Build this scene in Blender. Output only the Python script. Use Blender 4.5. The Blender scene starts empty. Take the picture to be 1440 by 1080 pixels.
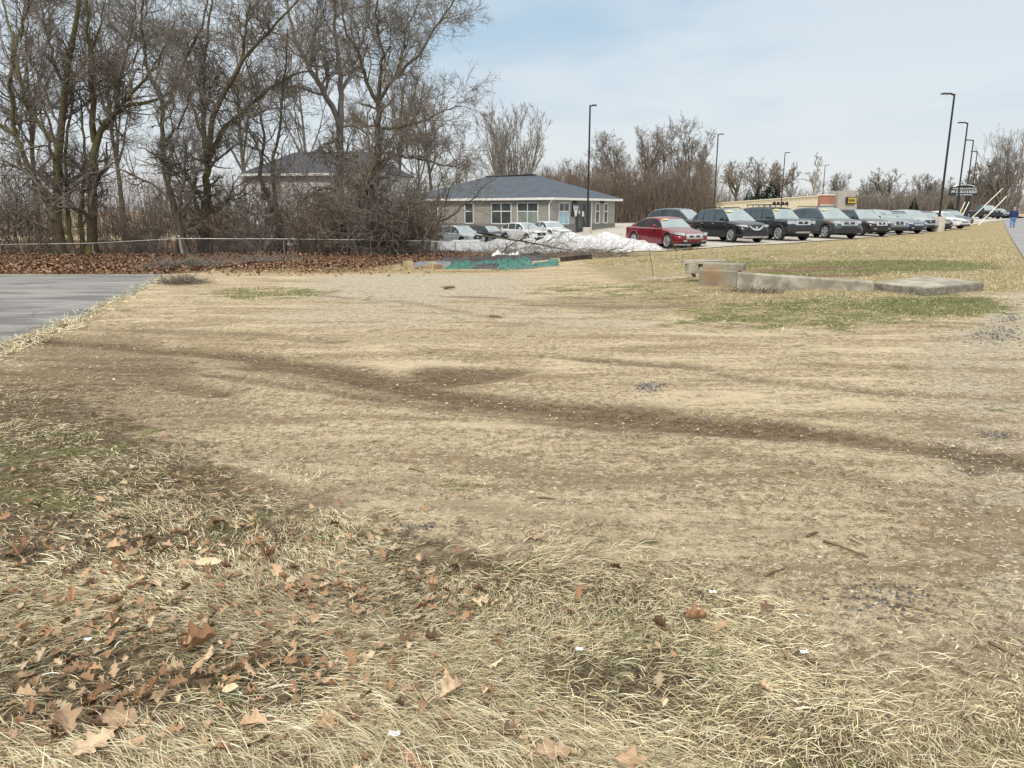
import bpy, bmesh, math, random
import numpy as np
from mathutils import Vector, Matrix
rnd = random.Random(7)
rng = np.random.default_rng(11)
R = math.radians
scene = bpy.context.scene
COL = scene.collection

# ------------------------------------------------------------------ camera
F = 1060.0                       # focal length in pixels of the 1440 x 1080 photograph
PITCH = math.atan(244.0 / F)
EYE = 1.6
cam_d = bpy.data.cameras.new('camera')
cam_d.sensor_width = 36.0
cam_d.lens = 36.0 * F / 1440.0
cam_d.clip_start = 0.05
cam_d.clip_end = 5000
cam = bpy.data.objects.new('camera', cam_d)
COL.objects.link(cam)
cam.location = (0, 0, EYE)
cam.rotation_euler = (math.pi / 2 - PITCH, 0, 0)
scene.camera = cam


def S(t):
    t = np.clip(t, 0, 1)
    return t * t * (3 - 2 * t)


def vnoise(x, y, sc, seed=0):
    """smooth value noise 0..1"""
    x = np.asarray(x, float) * sc + 1000.37 + seed * 17.13
    y = np.asarray(y, float) * sc + 1000.71 + seed * 7.77
    xi = np.floor(x).astype(np.int64); yi = np.floor(y).astype(np.int64)
    fx = x - xi; fy = y - yi
    fx = fx * fx * (3 - 2 * fx); fy = fy * fy * (3 - 2 * fy)

    def h(a, b):
        n = (a * 374761393 + b * 668265263 + seed * 974711) & 0xffffffff
        n = ((n ^ (n >> 13)) * 1274126177) & 0xffffffff
        return ((n ^ (n >> 16)) & 0xffff) / 65535.0
    return (h(xi, yi) * (1 - fx) + h(xi + 1, yi) * fx) * (1 - fy) + (h(xi, yi + 1) * (1 - fx) + h(xi + 1, yi + 1) * fx) * fy


def zf(x, y):
    """height of the ground"""
    x = np.asarray(x, float); y = np.asarray(y, float)
    z = -1.2 * S((y - 8) / 40.0) * (1 - S((x + 3) / 14.0))
    z = z + 0.5 * S((y - 50) / 60.0) * S((x - 15) / 25.0)
    near = 1 - S((y - 14) / 10.0)
    z = z + near * (0.05 * (vnoise(x, y, 0.55, 3) - .5) + 0.02 * (vnoise(x, y, 2.1, 4) - .5))
    z = z + 0.22 * np.exp(-((y - 43.2 + .02 * x) / 1.6) ** 2) * (1 - S((x + 4) / 5.0)) * (.5 + vnoise(x, y, .5, 5))
    return z


def zg(x, y):
    return float(zf(x, y))


_c, _s = math.cos(PITCH), math.sin(PITCH)


def ray(px, py):
    u = (px - 720.0) / F
    v = (540.0 - py) / F
    return Vector((u, _c + v * _s, -_s + v * _c))


def at(px, py, Y):
    d = ray(px, py)
    t = Y / d.y
    return Vector((d.x * t, Y, EYE + d.z * t))


def Pz(px, py, z):
    d = ray(px, py)
    t = (z - EYE) / d.z
    return Vector((d.x * t, d.y * t, z))


def P(px, py):
    z = 0.0
    q = None
    for _ in range(40):
        q = Pz(px, py, z)
        z = .5 * z + .5 * zg(q.x, q.y)
    return Vector((q.x, q.y, zg(q.x, q.y)))


# ------------------------------------------------------------------ materials
class NB:
    def __init__(s, tree):
        s.t = tree; s.N = tree.nodes; s.L = tree.links

    def n(s, typ, ins=None, **props):
        nd = s.N.new(typ)
        for k, v in props.items():
            setattr(nd, k, v)
        for k, v in (ins or {}).items():
            s.put(nd.inputs[k], v)
        return nd

    def put(s, sock, v):
        if isinstance(v, bpy.types.NodeSocket):
            s.L.new(v, sock)
        else:
            if hasattr(sock.default_value, '__len__') and len(sock.default_value) == 4 and len(v) == 3:
                v = (*v, 1)
            sock.default_value = v

    def noise(s, vec, scale, detail=4, rough=.6, dist=0):
        return s.n('ShaderNodeTexNoise', {'Vector': vec, 'Scale': scale, 'Detail': detail, 'Roughness': rough, 'Distortion': dist}).outputs['Fac']

    def ramp(s, fac, a, b, lo=0.0, hi=1.0):
        return s.n('ShaderNodeMapRange', {'Value': fac, 'From Min': a, 'From Max': b, 'To Min': lo, 'To Max': hi}, interpolation_type='SMOOTHSTEP').outputs['Result']

    def mix(s, fac, a, b, blend='MIX'):
        m = s.n('ShaderNodeMix', data_type='RGBA', blend_type=blend)
        s.put(m.inputs[0], fac); s.put(m.inputs[6], a); s.put(m.inputs[7], b)
        return m.outputs[2]

    def math(s, op, a, b=0.0):
        m = s.n('ShaderNodeMath', operation=op)
        s.put(m.inputs[0], a); s.put(m.inputs[1], b)
        return m.outputs[0]


def new_mat(name):
    m = bpy.data.materials.new(name)
    m.use_nodes = True
    b = NB(m.node_tree)
    p = m.node_tree.nodes['Principled BSDF']
    return m, b, p


_mats = {}


def M(name, c1, c2=None, scale=6.0, rough=.8, bump=0.0, bscale=None, metal=0.0, coat=0.0, spec=.5, lo=.35, hi=.65, detail=5):
    """procedural: two colours mixed by object-space noise, and a noise bump"""
    if name in _mats:
        return _mats[name]
    m, b, p = new_mat(name)
    tc = b.n('ShaderNodeTexCoord').outputs['Object']
    c2 = c2 or tuple(min(1, c * .8) for c in c1)
    nz = b.noise(tc, scale, detail)
    b.put(p.inputs['Base Color'], b.mix(b.ramp(nz, lo, hi), c1, c2))
    b.put(p.inputs['Roughness'], rough)
    p.inputs['Metallic'].default_value = metal
    p.inputs['Coat Weight'].default_value = coat
    p.inputs['Coat Roughness'].default_value = .06
    p.inputs['Specular IOR Level'].default_value = spec
    if bump:
        bn = b.n('ShaderNodeBump', {'Height': b.noise(tc, bscale or scale * 6, 4), 'Strength': bump, 'Distance': .02})
        b.put(p.inputs['Normal'], bn.outputs[0])
    _mats[name] = m
    return m


def M_brick(name, c1, c2, cm, bw, bh, mortar=.01, rough=.8, bump=.4, off=.5):
    """courses in x+y / z of the object"""
    if name in _mats:
        return _mats[name]
    m, b, p = new_mat(name)
    tc = b.n('ShaderNodeTexCoord').outputs['Object']
    sp = b.n('ShaderNodeSeparateXYZ', {'Vector': tc})
    u = b.math('ADD', sp.outputs[0], sp.outputs[1])
    v = b.n('ShaderNodeCombineXYZ', {'X': u, 'Y': sp.outputs[2]}).outputs[0]
    br = b.n('ShaderNodeTexBrick', {'Vector': v, 'Color1': c1, 'Color2': c2, 'Mortar': cm, 'Scale': 1.0, 'Mortar Size': mortar, 'Brick Width': bw, 'Row Height': bh}, offset=off)
    nz = b.noise(tc, 1.3, 5)
    col = b.mix(b.ramp(nz, .3, .7, .0, .35), br.outputs[0], tuple(c * .7 for c in c1))
    b.put(p.inputs['Base Color'], col)
    b.put(p.inputs['Roughness'], rough)
    bn = b.n('ShaderNodeBump', {'Height': br.outputs['Fac'], 'Strength': bump, 'Distance': .02}, invert=True)
    b.put(p.inputs['Normal'], bn.outputs[0])
    _mats[name] = m
    return m


def M_attr(name, rough=.85, trans=0.0, noise=0.25, nscale=40):
    """colour from the per-blade / per-leaf attribute 'col' with fine mottling"""
    m, b, p = new_mat(name)
    a = b.n('ShaderNodeAttribute', attribute_name='col').outputs['Color']
    tc = b.n('ShaderNodeTexCoord').outputs['Object']
    nz = b.noise(tc, nscale, 3)
    b.put(p.inputs['Base Color'], b.mix(b.ramp(nz, .35, .7, 0, noise * 2), a, (.12, .08, .045)))
    b.put(p.inputs['Roughness'], rough)
    p.inputs['Specular IOR Level'].default_value = .25
    _mats[name] = m
    return m


# ------------------------------------------------------------------ mesh helpers
class G:
    """collects shapes, builds ONE mesh object"""
    def __init__(s):
        s.v = []; s.f = []

    def add(s, verts, faces):
        o = len(s.v)
        s.v += [tuple(v) for v in verts]
        s.f += [tuple(i + o for i in f) for f in faces]
        return s

    def box(s, c, size, rz=0.0, rot=None, taper=1.0):
        cx, cy, cz = c; sx, sy, sz = (k / 2 for k in size)
        vs = []
        for z in (-sz, sz):
            k = taper if z > 0 else 1.0
            for x, y in ((-sx, -sy), (sx, -sy), (sx, sy), (-sx, sy)):
                vs.append(Vector((x * k, y * k, z)))
        m = rot if rot is not None else Matrix.Rotation(rz, 3, 'Z')
        vs = [m @ v + Vector(c) for v in vs]
        return s.add(vs, [(3, 2, 1, 0), (4, 5, 6, 7), (0, 1, 5, 4), (1, 2, 6, 5), (2, 3, 7, 6), (3, 0, 4, 7)])

    def bar(s, a, b, w, h=None, up=(0, 0, 1)):
        """rectangular bar from a to b"""
        h = h or w
        a = Vector(a); b = Vector(b); t = (b - a).normalized()
        u = t.cross(Vector(up))
        if u.length < 1e-4:
            u = t.cross(Vector((1, 0, 0)))
        u.normalize(); v = u.cross(t).normalized()
        vs = []
        for p in (a, b):
            for i, j in ((-1, -1), (1, -1), (1, 1), (-1, 1)):
                vs.append(p + u * i * w / 2 + v * j * h / 2)
        return s.add(vs, [(3, 2, 1, 0), (4, 5, 6, 7), (0, 1, 5, 4), (1, 2, 6, 5), (2, 3, 7, 6), (3, 0, 4, 7)])

    def tube(s, pts, rad, n=8, caps=True):
        pts = [Vector(p) for p in pts]
        rad = rad if hasattr(rad, '__len__') else [rad] * len(pts)
        o = len(s.v); rings = []
        t0 = (pts[-1] - pts[0]).normalized()
        ax = min(range(3), key=lambda i: abs(t0[i]))
        ref = Vector([1 if i == ax else 0 for i in range(3)])
        for i, p in enumerate(pts):
            t = (pts[min(i + 1, len(pts) - 1)] - pts[max(i - 1, 0)]).normalized()
            u = t.cross(ref).normalized(); v = t.cross(u)
            s.v += [tuple(p + (u * math.cos(2 * math.pi * k / n) + v * math.sin(2 * math.pi * k / n)) * rad[i]) for k in range(n)]
        for i in range(len(pts) - 1):
            for k in range(n):
                a = o + i * n + k; b = o + i * n + (k + 1) % n
                s.f.append((a, b, b + n, a + n))
        if caps:
            s.f.append(tuple(o + k for k in reversed(range(n))))
            s.f.append(tuple(o + (len(pts) - 1) * n + k for k in range(n)))
        return s

    def lathe(s, prof, c, axis='Z', n=24):
        """prof: list of (r, h) turned about an axis through c"""
        o = len(s.v)
        for r, h in prof:
            for k in range(n):
                a = 2 * math.pi * k / n
                x, y = r * math.cos(a), r * math.sin(a)
                if axis == 'Z': p = (x, y, h)
                elif axis == 'Y': p = (x, h, y)
                else: p = (h, x, y)
                s.v.append((p[0] + c[0], p[1] + c[1], p[2] + c[2]))
        for i in range(len(prof) - 1):
            for k in range(n):
                a = o + i * n + k; b = o + i * n + (k + 1) % n
                s.f.append((a, b, b + n, a + n))
        return s

    def grid(s, pts):
        """pts[i][j] -> quads"""
        o = len(s.v); n = len(pts[0])
        for row in pts:
            s.v += [tuple(p) for p in row]
        for i in range(len(pts) - 1):
            for j in range(n - 1):
                a = o + i * n + j
                s.f.append((a, a + 1, a + n + 1, a + n))
        return s

    def build(s, name, mat, parent=None, smooth=False, bevel=0.0, fixn=True):
        me = bpy.data.meshes.new(name)
        me.from_pydata(s.v, [], s.f)
        if fixn:
            bm = bmesh.new(); bm.from_mesh(me)
            bmesh.ops.recalc_face_normals(bm, faces=bm.faces)
            bm.to_mesh(me); bm.free()
        if mat:
            me.materials.append(mat)
        if smooth:
            me.polygons.foreach_set('use_smooth', np.ones(len(me.polygons), bool))
        o = bpy.data.objects.new(name, me)
        COL.objects.link(o)
        if parent is not None:
            o.parent = parent
        if bevel:
            md = o.modifiers.new('bevel', 'BEVEL'); md.width = bevel; md.segments = 2; md.limit_method = 'ANGLE'
        return o


def np_mesh(name, V, Q, mat=None, col=None, smooth=False):
    """fast mesh from arrays; Q (n,3) or (n,4)"""
    me = bpy.data.meshes.new(name)
    V = np.ascontiguousarray(V, np.float32); Q = np.ascontiguousarray(Q, np.int32)
    k = Q.shape[1]
    me.vertices.add(len(V)); me.vertices.foreach_set('co', V.ravel())
    me.loops.add(Q.size); me.loops.foreach_set('vertex_index', Q.ravel())
    me.polygons.add(len(Q))
    me.polygons.foreach_set('loop_start', np.arange(0, Q.size, k, dtype=np.int32))
    me.polygons.foreach_set('loop_total', np.full(len(Q), k, np.int32))
    if smooth:
        me.polygons.foreach_set('use_smooth', np.ones(len(Q), bool))
    me.update(calc_edges=True)
    if col is not None:
        at_ = me.attributes.new('col', 'FLOAT_COLOR', 'POINT')
        c = np.ones((len(V), 4), np.float32); c[:, :col.shape[1]] = col
        at_.data.foreach_set('color', c.ravel())
    if mat:
        me.materials.append(mat)
    return me


def link(name, me, parent=None):
    o = bpy.data.objects.new(name, me)
    COL.objects.link(o)
    if parent is not None:
        o.parent = parent
    return o


def thing(name, label, cat, loc=(0, 0, 0), rz=0.0, group=None):
    o = bpy.data.objects.new(name, None)
    COL.objects.link(o)
    o.empty_display_size = .2
    o.location = loc; o.rotation_euler = (0, 0, rz)
    return tag(o, label, cat, group)


def tag(o, label=None, cat=None, group=None, kind=None):
    if label: o['label'] = label
    if cat: o['category'] = cat
    if group: o['group'] = group
    if kind: o['kind'] = kind
    return o


def dup(root, loc, rz=0.0, scale=1.0, label=None, group=None):
    r = root.copy(); COL.objects.link(r)
    r.location = loc; r.rotation_euler = (0, 0, rz)
    r.scale = (scale,) * 3 if not hasattr(scale, '__len__') else scale
    if label: r['label'] = label
    if group: r['group'] = group
    for ch in root.children:
        c = ch.copy(); COL.objects.link(c); c.parent = r
        for g in ch.children:
            d = g.copy(); COL.objects.link(d); d.parent = c
    return r
# ------------------------------------------------------------------ world, sun, view
SUN_EL, SUN_AZ = 42.0, 200.0          # azimuth measured from +Y clockwise
w = bpy.data.worlds.new('World'); scene.world = w; w.use_nodes = True
b = NB(w.node_tree)
bg = w.node_tree.nodes['Background']
sky = b.n('ShaderNodeTexSky', sky_type='NISHITA', sun_disc=False, sun_elevation=R(SUN_EL), sun_rotation=R(SUN_AZ), air_density=1.0, dust_density=2.0, ozone_density=1.2)
b.put(bg.inputs['Color'], sky.outputs[0]); bg.inputs['Strength'].default_value = .09
tc = b.n('ShaderNodeTexCoord').outputs['Generated']
sep = b.n('ShaderNodeSeparateXYZ', {'Vector': tc})
zc = b.math('MAXIMUM', sep.outputs[2], .0)
# cloud deck: project the direction on a flat layer so that clouds shrink towards the horizon
inv = b.math('DIVIDE', 1.0, b.math('ADD', zc, .10))
cv = b.n('ShaderNodeVectorMath', {0: tc}, operation='SCALE'); b.put(cv.inputs['Scale'], inv)
n1 = b.noise(cv.outputs[0], .85, 6, .55, .3)
n2 = b.noise(cv.outputs[0], .33, 3, .5)
cl = b.math('ADD', b.math('MULTIPLY', n1, .55), b.math('MULTIPLY', n2, .45))
shade = b.ramp(cl, .41, .59)
base = b.mix(shade, (.53, .71, .87), (.80, .895, .96))
hor = b.ramp(zc, .01, .24)
base = b.mix(hor, (.92, .955, .975), base)
base = b.mix(b.ramp(zc, .24, .50), base, (.90, .90, .875))
lum = b.n('ShaderNodeMapRange', {'Value': zc, 'From Min': .24, 'From Max': .95, 'To Min': .66, 'To Max': 1.50}).outputs[0]
bg2 = b.n('ShaderNodeBackground', {'Color': base, 'Strength': lum})
mx = b.n('ShaderNodeMixShader', {0: .86})
b.L.new(bg.outputs[0], mx.inputs[1]); b.L.new(bg2.outputs[0], mx.inputs[2])
b.L.new(mx.outputs[0], w.node_tree.nodes['World Output'].inputs[0])

sd = bpy.data.lights.new('sun', 'SUN'); sd.energy = 1.5; sd.angle = R(10); sd.color = (1, .94, .83)
sun = bpy.data.objects.new('sun', sd); COL.objects.link(sun)
_d = Vector((math.sin(R(SUN_AZ)) * math.cos(R(SUN_EL)), math.cos(R(SUN_AZ)) * math.cos(R(SUN_EL)), math.sin(R(SUN_EL))))
sun.rotation_euler = _d.to_track_quat('Z', 'Y').to_euler()
vs = scene.view_settings
vs.view_transform = 'Standard'; vs.look = 'None'; vs.exposure = .47; vs.gamma = 1; vs.use_curve_mapping = False
scene.cycles.max_bounces = 6; scene.cycles.transparent_max_bounces = 6

# ------------------------------------------------------------------ ground
def px_line(pts):
    return [P(*p) for p in pts]


def seg_dist(X, Y, line):
    d = np.full(X.shape, 1e9)
    for a, c in zip(line[:-1], line[1:]):
        ax, ay, bx, by = a.x, a.y, c.x, c.y
        L2 = (bx - ax) ** 2 + (by - ay) ** 2 + 1e-9
        t = np.clip(((X - ax) * (bx - ax) + (Y - ay) * (by - ay)) / L2, 0, 1)
        d = np.minimum(d, np.hypot(X - ax - t * (bx - ax), Y - ay - t * (by - ay)))
    return d


def blob(X, Y, cx, cy, rx, ry, soft=.35):
    """patch of ground seen around a pixel: centre and half sizes on the ground"""
    c = P(cx, cy); l = P(cx - rx, cy); r = P(cx + rx, cy); t = P(cx, cy - ry); u = P(cx, cy + ry)
    hx = (r.x - l.x) / 2; hy = (t.y - u.y) / 2; my = (t.y + u.y) / 2
    sl = c.x / c.y
    e = np.hypot((X - c.x - sl * (Y - c.y)) / hx, (Y - my) / hy)
    return 1 - S((e - 1 + soft) / (2 * soft))


TRACKS = [  # pixel polyline on the ground, half width in metres, strength
    ([(-20, 474), (90, 480), (200, 488), (330, 500), (430, 515), (560, 541), (700, 566), (800, 580), (950, 592), (1100, 604)], .25, 1.0),
    ([(1040, 600), (1100, 604), (1250, 622), (1440, 652), (1600, 680)], .19, .85),
    ([(330, 512), (480, 538), (640, 572), (800, 596), (900, 606)], .22, .6),
    ([(300, 526), (450, 546), (600, 568), (720, 582)], .14, .7),
    ([(120, 462), (240, 466), (345, 470), (470, 478)], .22, .6),
    ([(-60, 526), (60, 524), (190, 531), (320, 552)], .22, .8),
    ([(30, 505), (150, 497), (260, 490)], .3, .6),
    ([(690, 496), (780, 501), (900, 511), (1000, 520)], .12, .6),
    ([(1020, 528), (1130, 541), (1300, 556), (1440, 566)], .13, .6),
    ([(1000, 634), (1150, 664), (1300, 702), (1480, 740)], .14, .55),
    ([(470, 416), (560, 424), (640, 436), (700, 446)], .16, .55),
    ([(640, 416), (760, 428), (850, 436)], .3, .5),
    ([(420, 700), (560, 690), (700, 712), (860, 748)], .15, .35),
]
PATCH = [(200, 520, 170, 30, .75), (160, 480, 120, 14, .7), (300, 560, 130, 20, .55), (420, 650, 120, 16, .5), (700, 536, 110, 13, .95), (330, 640, 150, 14, .7), (1400, 667, 50, 14, .7), (250, 600, 120, 12, .45), (620, 745, 130, 25, .45),
         (560, 640, 90, 9, .4), (780, 700, 90, 16, .4), (900, 800, 130, 22, .4), (1180, 800, 150, 20, .35), (870, 428, 130, 12, .55), (180, 640, 110, 18, .4),
         (420, 800, 160, 28, .45), (90, 560, 110, 14, .5), (1240, 880, 160, 30, .4), (240, 395, 50, 9, .7), (1060, 404, 70, 5, .8), (1120, 379, 110, 4, .8), (1180, 388, 60, 3, 1.0), (520, 610, 160, 14, .35), (1050, 760, 200, 22, .35), (640, 470, 200, 10, .3), (330, 575, 90, 8, .5), (1000, 700, 120, 12, .3), (160, 570, 160, 12, .5)]


LIT = px_line([(-900, 385), (0, 386.5), (225, 386.5), (262, 384), (330, 380), (520, 377), (570, 370), (720, 361), (880, 359)])


def zone(X, Y):
    """dirt, green, litter, gravel"""
    wx = X + .35 * (vnoise(X, Y, 1.1, 21) - .5) + .9 * (vnoise(X, Y, .35, 25) - .5)
    wy = Y + .35 * (vnoise(X, Y, 1.1, 22) - .5) + 1.2 * (vnoise(X, Y, .3, 26) - .5)
    nz = vnoise(X, Y, .9, 23) * .6 + vnoise(X, Y, 3.1, 24) * .4
    dirt = np.zeros(X.shape)
    for ln, hw, st in TRACKS:
        d = seg_dist(X + .15 * (vnoise(X, Y, 1.3, 27) - .5), Y + .25 * (vnoise(X, Y, .9, 28) - .5), px_line(ln))
        dirt = np.maximum(dirt, st * (1 - S((d - hw * .2) / (hw * 1.9))))
    for cx, cy, rx, ry, st in PATCH:
        dirt = np.maximum(dirt, st * blob(wx, wy, cx, cy, rx, ry, .45))
    green = np.zeros(X.shape)
    for cx, cy, rx, ry, st in [(1150, 440, 220, 26, .62), (1285, 430, 120, 19, 1.0), (1230, 376, 190, 10, 1.0), (1150, 384, 130, 6, 1.0), (1040, 372, 90, 8, .7), (860, 412, 110, 16, .45), (370, 412, 90, 8, .6), (420, 690, 120, 25, .4), (700, 830, 180, 40, .45),
                               (110, 620, 180, 50, .6), (860, 930, 190, 60, .5), (1100, 358, 300, 8, .35), (640, 1000, 220, 50, .4), (980, 392, 60, 5, .5)]:
        green = np.maximum(green, st * blob(wx, wy, cx, cy, rx, ry, .4))
    green *= 1 - .8 * dirt
    lit = (S((Y - np.interp(X, [q.x for q in LIT], [q.y for q in LIT]) + .3) / 1.6) * (1 - S((Y - 70) / 8)) * (1 - S((X - 3.0) / 4.0)))
    lit = np.maximum(lit, .7 * blob(wx, wy, 420, 377, 140, 8, .5))
    grav = np.zeros(X.shape)
    for cx, cy, rx, ry, st in [(590, 408, 190, 24, 1.0), (820, 455, 150, 14, .6), (1440, 470, 110, 60, .75), (560, 440, 260, 16, .6), (1420, 620, 70, 70, .5), (1400, 850, 160, 70, .5)]:
        grav = np.maximum(grav, st * blob(wx, wy, cx, cy, rx, ry, .5))
    sd_ = seg_dist(wx, wy, px_line([(1392, 322), (1412, 352), (1436, 395), (1470, 470), (1530, 620), (1640, 900)]))
    grav = np.maximum(grav, .62 * (1 - S((sd_ - .5) / 1.0)))
    # lawn = unmown straw coloured grass (foreground left / bottom, verge by the cars)
    ln = px_line([(-300, 500), (0, 540), (150, 575), (300, 640), (420, 690), (560, 735), (800, 790), (1010, 850), (1180, 960), (1300, 1080), (1330, 1150)])
    lx = np.array([q.x for q in ln]); ly = np.array([q.y for q in ln])
    o = np.argsort(lx)
    ve = S((X - 1.5) / 3.0) * S((Y - 15.4 + .10 * X + 1.2 * (nz - .5)) / 1.6) * (1 - S((Y - 120) / 30))
    ve = np.maximum(ve, .85 * S((X - 1.9 - .8 * (nz - .5)) / 1.6) * S((Y - 10.0 - 2.2 * (nz - .4)) / 1.6) * (1 - S((X - .52 * Y - .6) / .9)) * (Y < 60))
    ve = np.maximum(ve, .8 * S((Y - 24) / 4) * (1 - S((X + 1) / 3)) * S((X + 13) / 2) * (1 - S((Y - 40) / 3)))
    lawn = 1 - S((wy - np.interp(X, lx[o], ly[o]) + .45) / (1.1 + .12 * np.maximum(Y, 0)))
    return dirt, green, lit, grav, lawn, np.clip(ve, 0, 1)


def axis(parts):
    out = [np.array([])]
    for a, c, st in parts:
        out.append(np.arange(a, c, st))
    return np.concatenate(out)


gp = np.geomspace(14, 2500, 60)[1:]
xs = np.concatenate([-gp[::-1], np.arange(-14, 14.01, .11), gp])
ys = np.concatenate([np.array([-300., -100, -40, -15, -6, -2]), np.arange(0, 12, .085), np.arange(12, 26, .2), np.arange(26, 80, .55), np.geomspace(80, 2500, 40)])
X, Y = np.meshgrid(xs, ys)
Z = zf(X, Y)
dirt, green, lit, grav, lawn, verge_z = zone(X, Y)
nx, ny = len(xs), len(ys)
ii = (np.arange(ny - 1)[:, None] * nx + np.arange(nx - 1)[None, :]).ravel()
Q = np.stack([ii, ii + 1, ii + nx + 1, ii + nx], 1)
Z = Z - .03 * (dirt > .5) * dirt * (Y < 30)
gme = np_mesh('ground', np.stack([X.ravel(), Y.ravel(), Z.ravel()], 1), Q, None, None, True)
for nm, arr in (('dirt', dirt), ('green', green), ('litter', lit), ('gravel', grav), ('lawn', lawn), ('verge', verge_z)):
    a_ = gme.attributes.new(nm, 'FLOAT', 'POINT'); a_.data.foreach_set('value', arr.ravel().astype(np.float32))
ground = link('ground', gme); tag(ground, kind='structure')

m, b, p = new_mat('ground_soil')
tc = b.n('ShaderNodeTexCoord').outputs['Object']
A = lambda nm: b.n('ShaderNodeAttribute', attribute_name=nm).outputs['Fac']
big = b.noise(tc, .7, 4); med = b.noise(tc, 5, 5, .65); fine = b.noise(tc, 13, 7, .93); grain = b.noise(tc, 95, 4, .9)
# streaks left by wheels and rakes: noise stretched along the drive
mp = b.n('ShaderNodeMapping', {'Vector': tc, 'Rotation': (0, 0, R(12)), 'Scale': (.42, 1.7, 1)})
streak1 = b.noise(mp.outputs[0], .9, 7, .66, .9)
mp2 = b.n('ShaderNodeMapping', {'Vector': tc, 'Rotation': (0, 0, R(-9)), 'Scale': (.30, 2.3, 1)})
streak = b.math('ADD', b.math('MULTIPLY', streak1, .6), b.math('MULTIPLY', b.noise(mp2.outputs[0], .8, 7, .7, 1.2), .4))
streak = b.ramp(streak, .30, .70)
vor = b.n('ShaderNodeTexVoronoi', {'Vector': tc, 'Scale': 55.0, 'Randomness': 1.0}, feature='F1')
vsep = b.n('ShaderNodeSeparateColor', {'Color': vor.outputs['Color']})
peb = vsep.outputs[0]
speck = b.math('ADD', b.math('MULTIPLY', fine, .62), b.math('MULTIPLY', grain, .38))
sand = b.mix(b.ramp(speck, .42, .57), (.14, .10, .06), (.73, .59, .39))
sand = b.mix(b.ramp(streak, .5, .85, 0, .65), sand, (.80, .665, .445))
sand = b.mix(b.ramp(streak, .48, .18, 0, .72), sand, (.27, .195, .115))
sand = b.mix(b.ramp(med, .50, .72, 0, .5), sand, (.24, .175, .105))
stone = b.mix(peb, (.15, .125, .095), (.72, .62, .47))
grav_c = b.mix(b.ramp(fine, .42, .58), (.25, .21, .155), (.70, .62, .48))
grav_c = b.mix(.45, grav_c, stone)
def M_mask(v, n_, lo, hi, k=.7):
    k *= 1.7
    return b.ramp(b.math('ADD', v, b.math('MULTIPLY', b.math('SUBTRACT', n_, .5), k)), lo, hi)
col = b.mix(M_mask(A('gravel'), b.math('ADD', b.math('MULTIPLY', med, .5), b.math('MULTIPLY', streak, .5)), .25, .95), sand, grav_c)
col = b.mix(b.math('MULTIPLY', b.ramp(peb, .86, .9), b.ramp(med, .4, .6, .1, .8)), col, stone)
lawn_c = b.mix(b.ramp(speck, .43, .60), (.045, .033, .021), (.38, .31, .19))  # dark end paints the shade in gaps between the blades
lawn_c = b.mix(b.ramp(med, .45, .65, 0, .5), lawn_c, (.13, .09, .052))
verge_c = b.mix(b.ramp(speck, .42, .58), (.14, .105, .058), (.60, .495, .30))
verge_c = b.mix(b.ramp(big, .40, .62, 0, .6), verge_c, (.30, .25, .11))
verge_c = b.mix(b.ramp(med, .55, .72, 0, .6), verge_c, (.17, .13, .075))
col = b.mix(M_mask(A('verge'), med, .25, .75, .9), col, verge_c)
col = b.mix(M_mask(A('lawn'), med, .3, .7, .9), col, lawn_c)
green_c = b.mix(b.ramp(speck, .42, .58), (.055, .065, .022), (.30, .29, .115))
col = b.mix(b.math('MULTIPLY', M_mask(A('green'), b.math('ADD', b.math('MULTIPLY', b.noise(tc, 1.6, 5, .7), .75), b.math('MULTIPLY', med, .25)), .30, .72, 2.6), .92), col, green_c)
dirt_c = b.mix(b.ramp(speck, .41, .62), (.055, .037, .021), (.285, .20, .115))
col = b.mix(b.math('MULTIPLY', M_mask(A('dirt'), b.math('ADD', b.math('MULTIPLY', streak, .6), b.math('MULTIPLY', fine, .4)), .18, .95, .9), .88), col, dirt_c)
lit_c = b.mix(b.ramp(fine, .38, .62), (.06, .042, .028), (.24, .145, .09))
col = b.mix(M_mask(A('litter'), med, .3, .7, .8), col, lit_c)
b.put(p.inputs['Base Color'], col)
b.put(p.inputs['Roughness'], .95)
p.inputs['Specular IOR Level'].default_value = .15
hgt = b.math('ADD', b.math('ADD', b.math('MULTIPLY', med, .8), b.math('MULTIPLY', fine, .55)), b.math('MULTIPLY', grain, .22))
hgt = b.math('SUBTRACT', hgt, b.math('MULTIPLY', vor.outputs['Distance'], .35))
bn = b.n('ShaderNodeBump', {'Height': hgt, 'Strength': 1.0, 'Distance': .035})
b.put(p.inputs['Normal'], bn.outputs[0])
gme.materials.append(m)


def drape(name, la, lb, n, k, mat, off=.02, kind='structure'):
    """sheet lying on the ground between two edges given as world points"""
    def res(l, n):
        l = [Vector((q[0], q[1], 0)) for q in l]
        d = [0]
        for a, c in zip(l[:-1], l[1:]): d.append(d[-1] + (c - a).length)
        t = np.linspace(0, d[-1], n)
        return np.stack([np.interp(t, d, [q.x for q in l]), np.interp(t, d, [q.y for q in l])], 1)
    A_, B_ = res(la, n), res(lb, n)
    t = np.linspace(0, 1, k)[:, None, None]
    XY = A_[None] * (1 - t) + B_[None] * t
    V = np.concatenate([XY, (zf(XY[..., 0], XY[..., 1]) + off)[..., None]], 2).reshape(-1, 3)
    ii = (np.arange(k - 1)[:, None] * n + np.arange(n - 1)[None, :]).ravel()
    o = link(name, np_mesh(name, V, np.stack([ii, ii + 1, ii + n + 1, ii + n], 1), mat, None, True))
    return tag(o, kind=kind)


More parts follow.
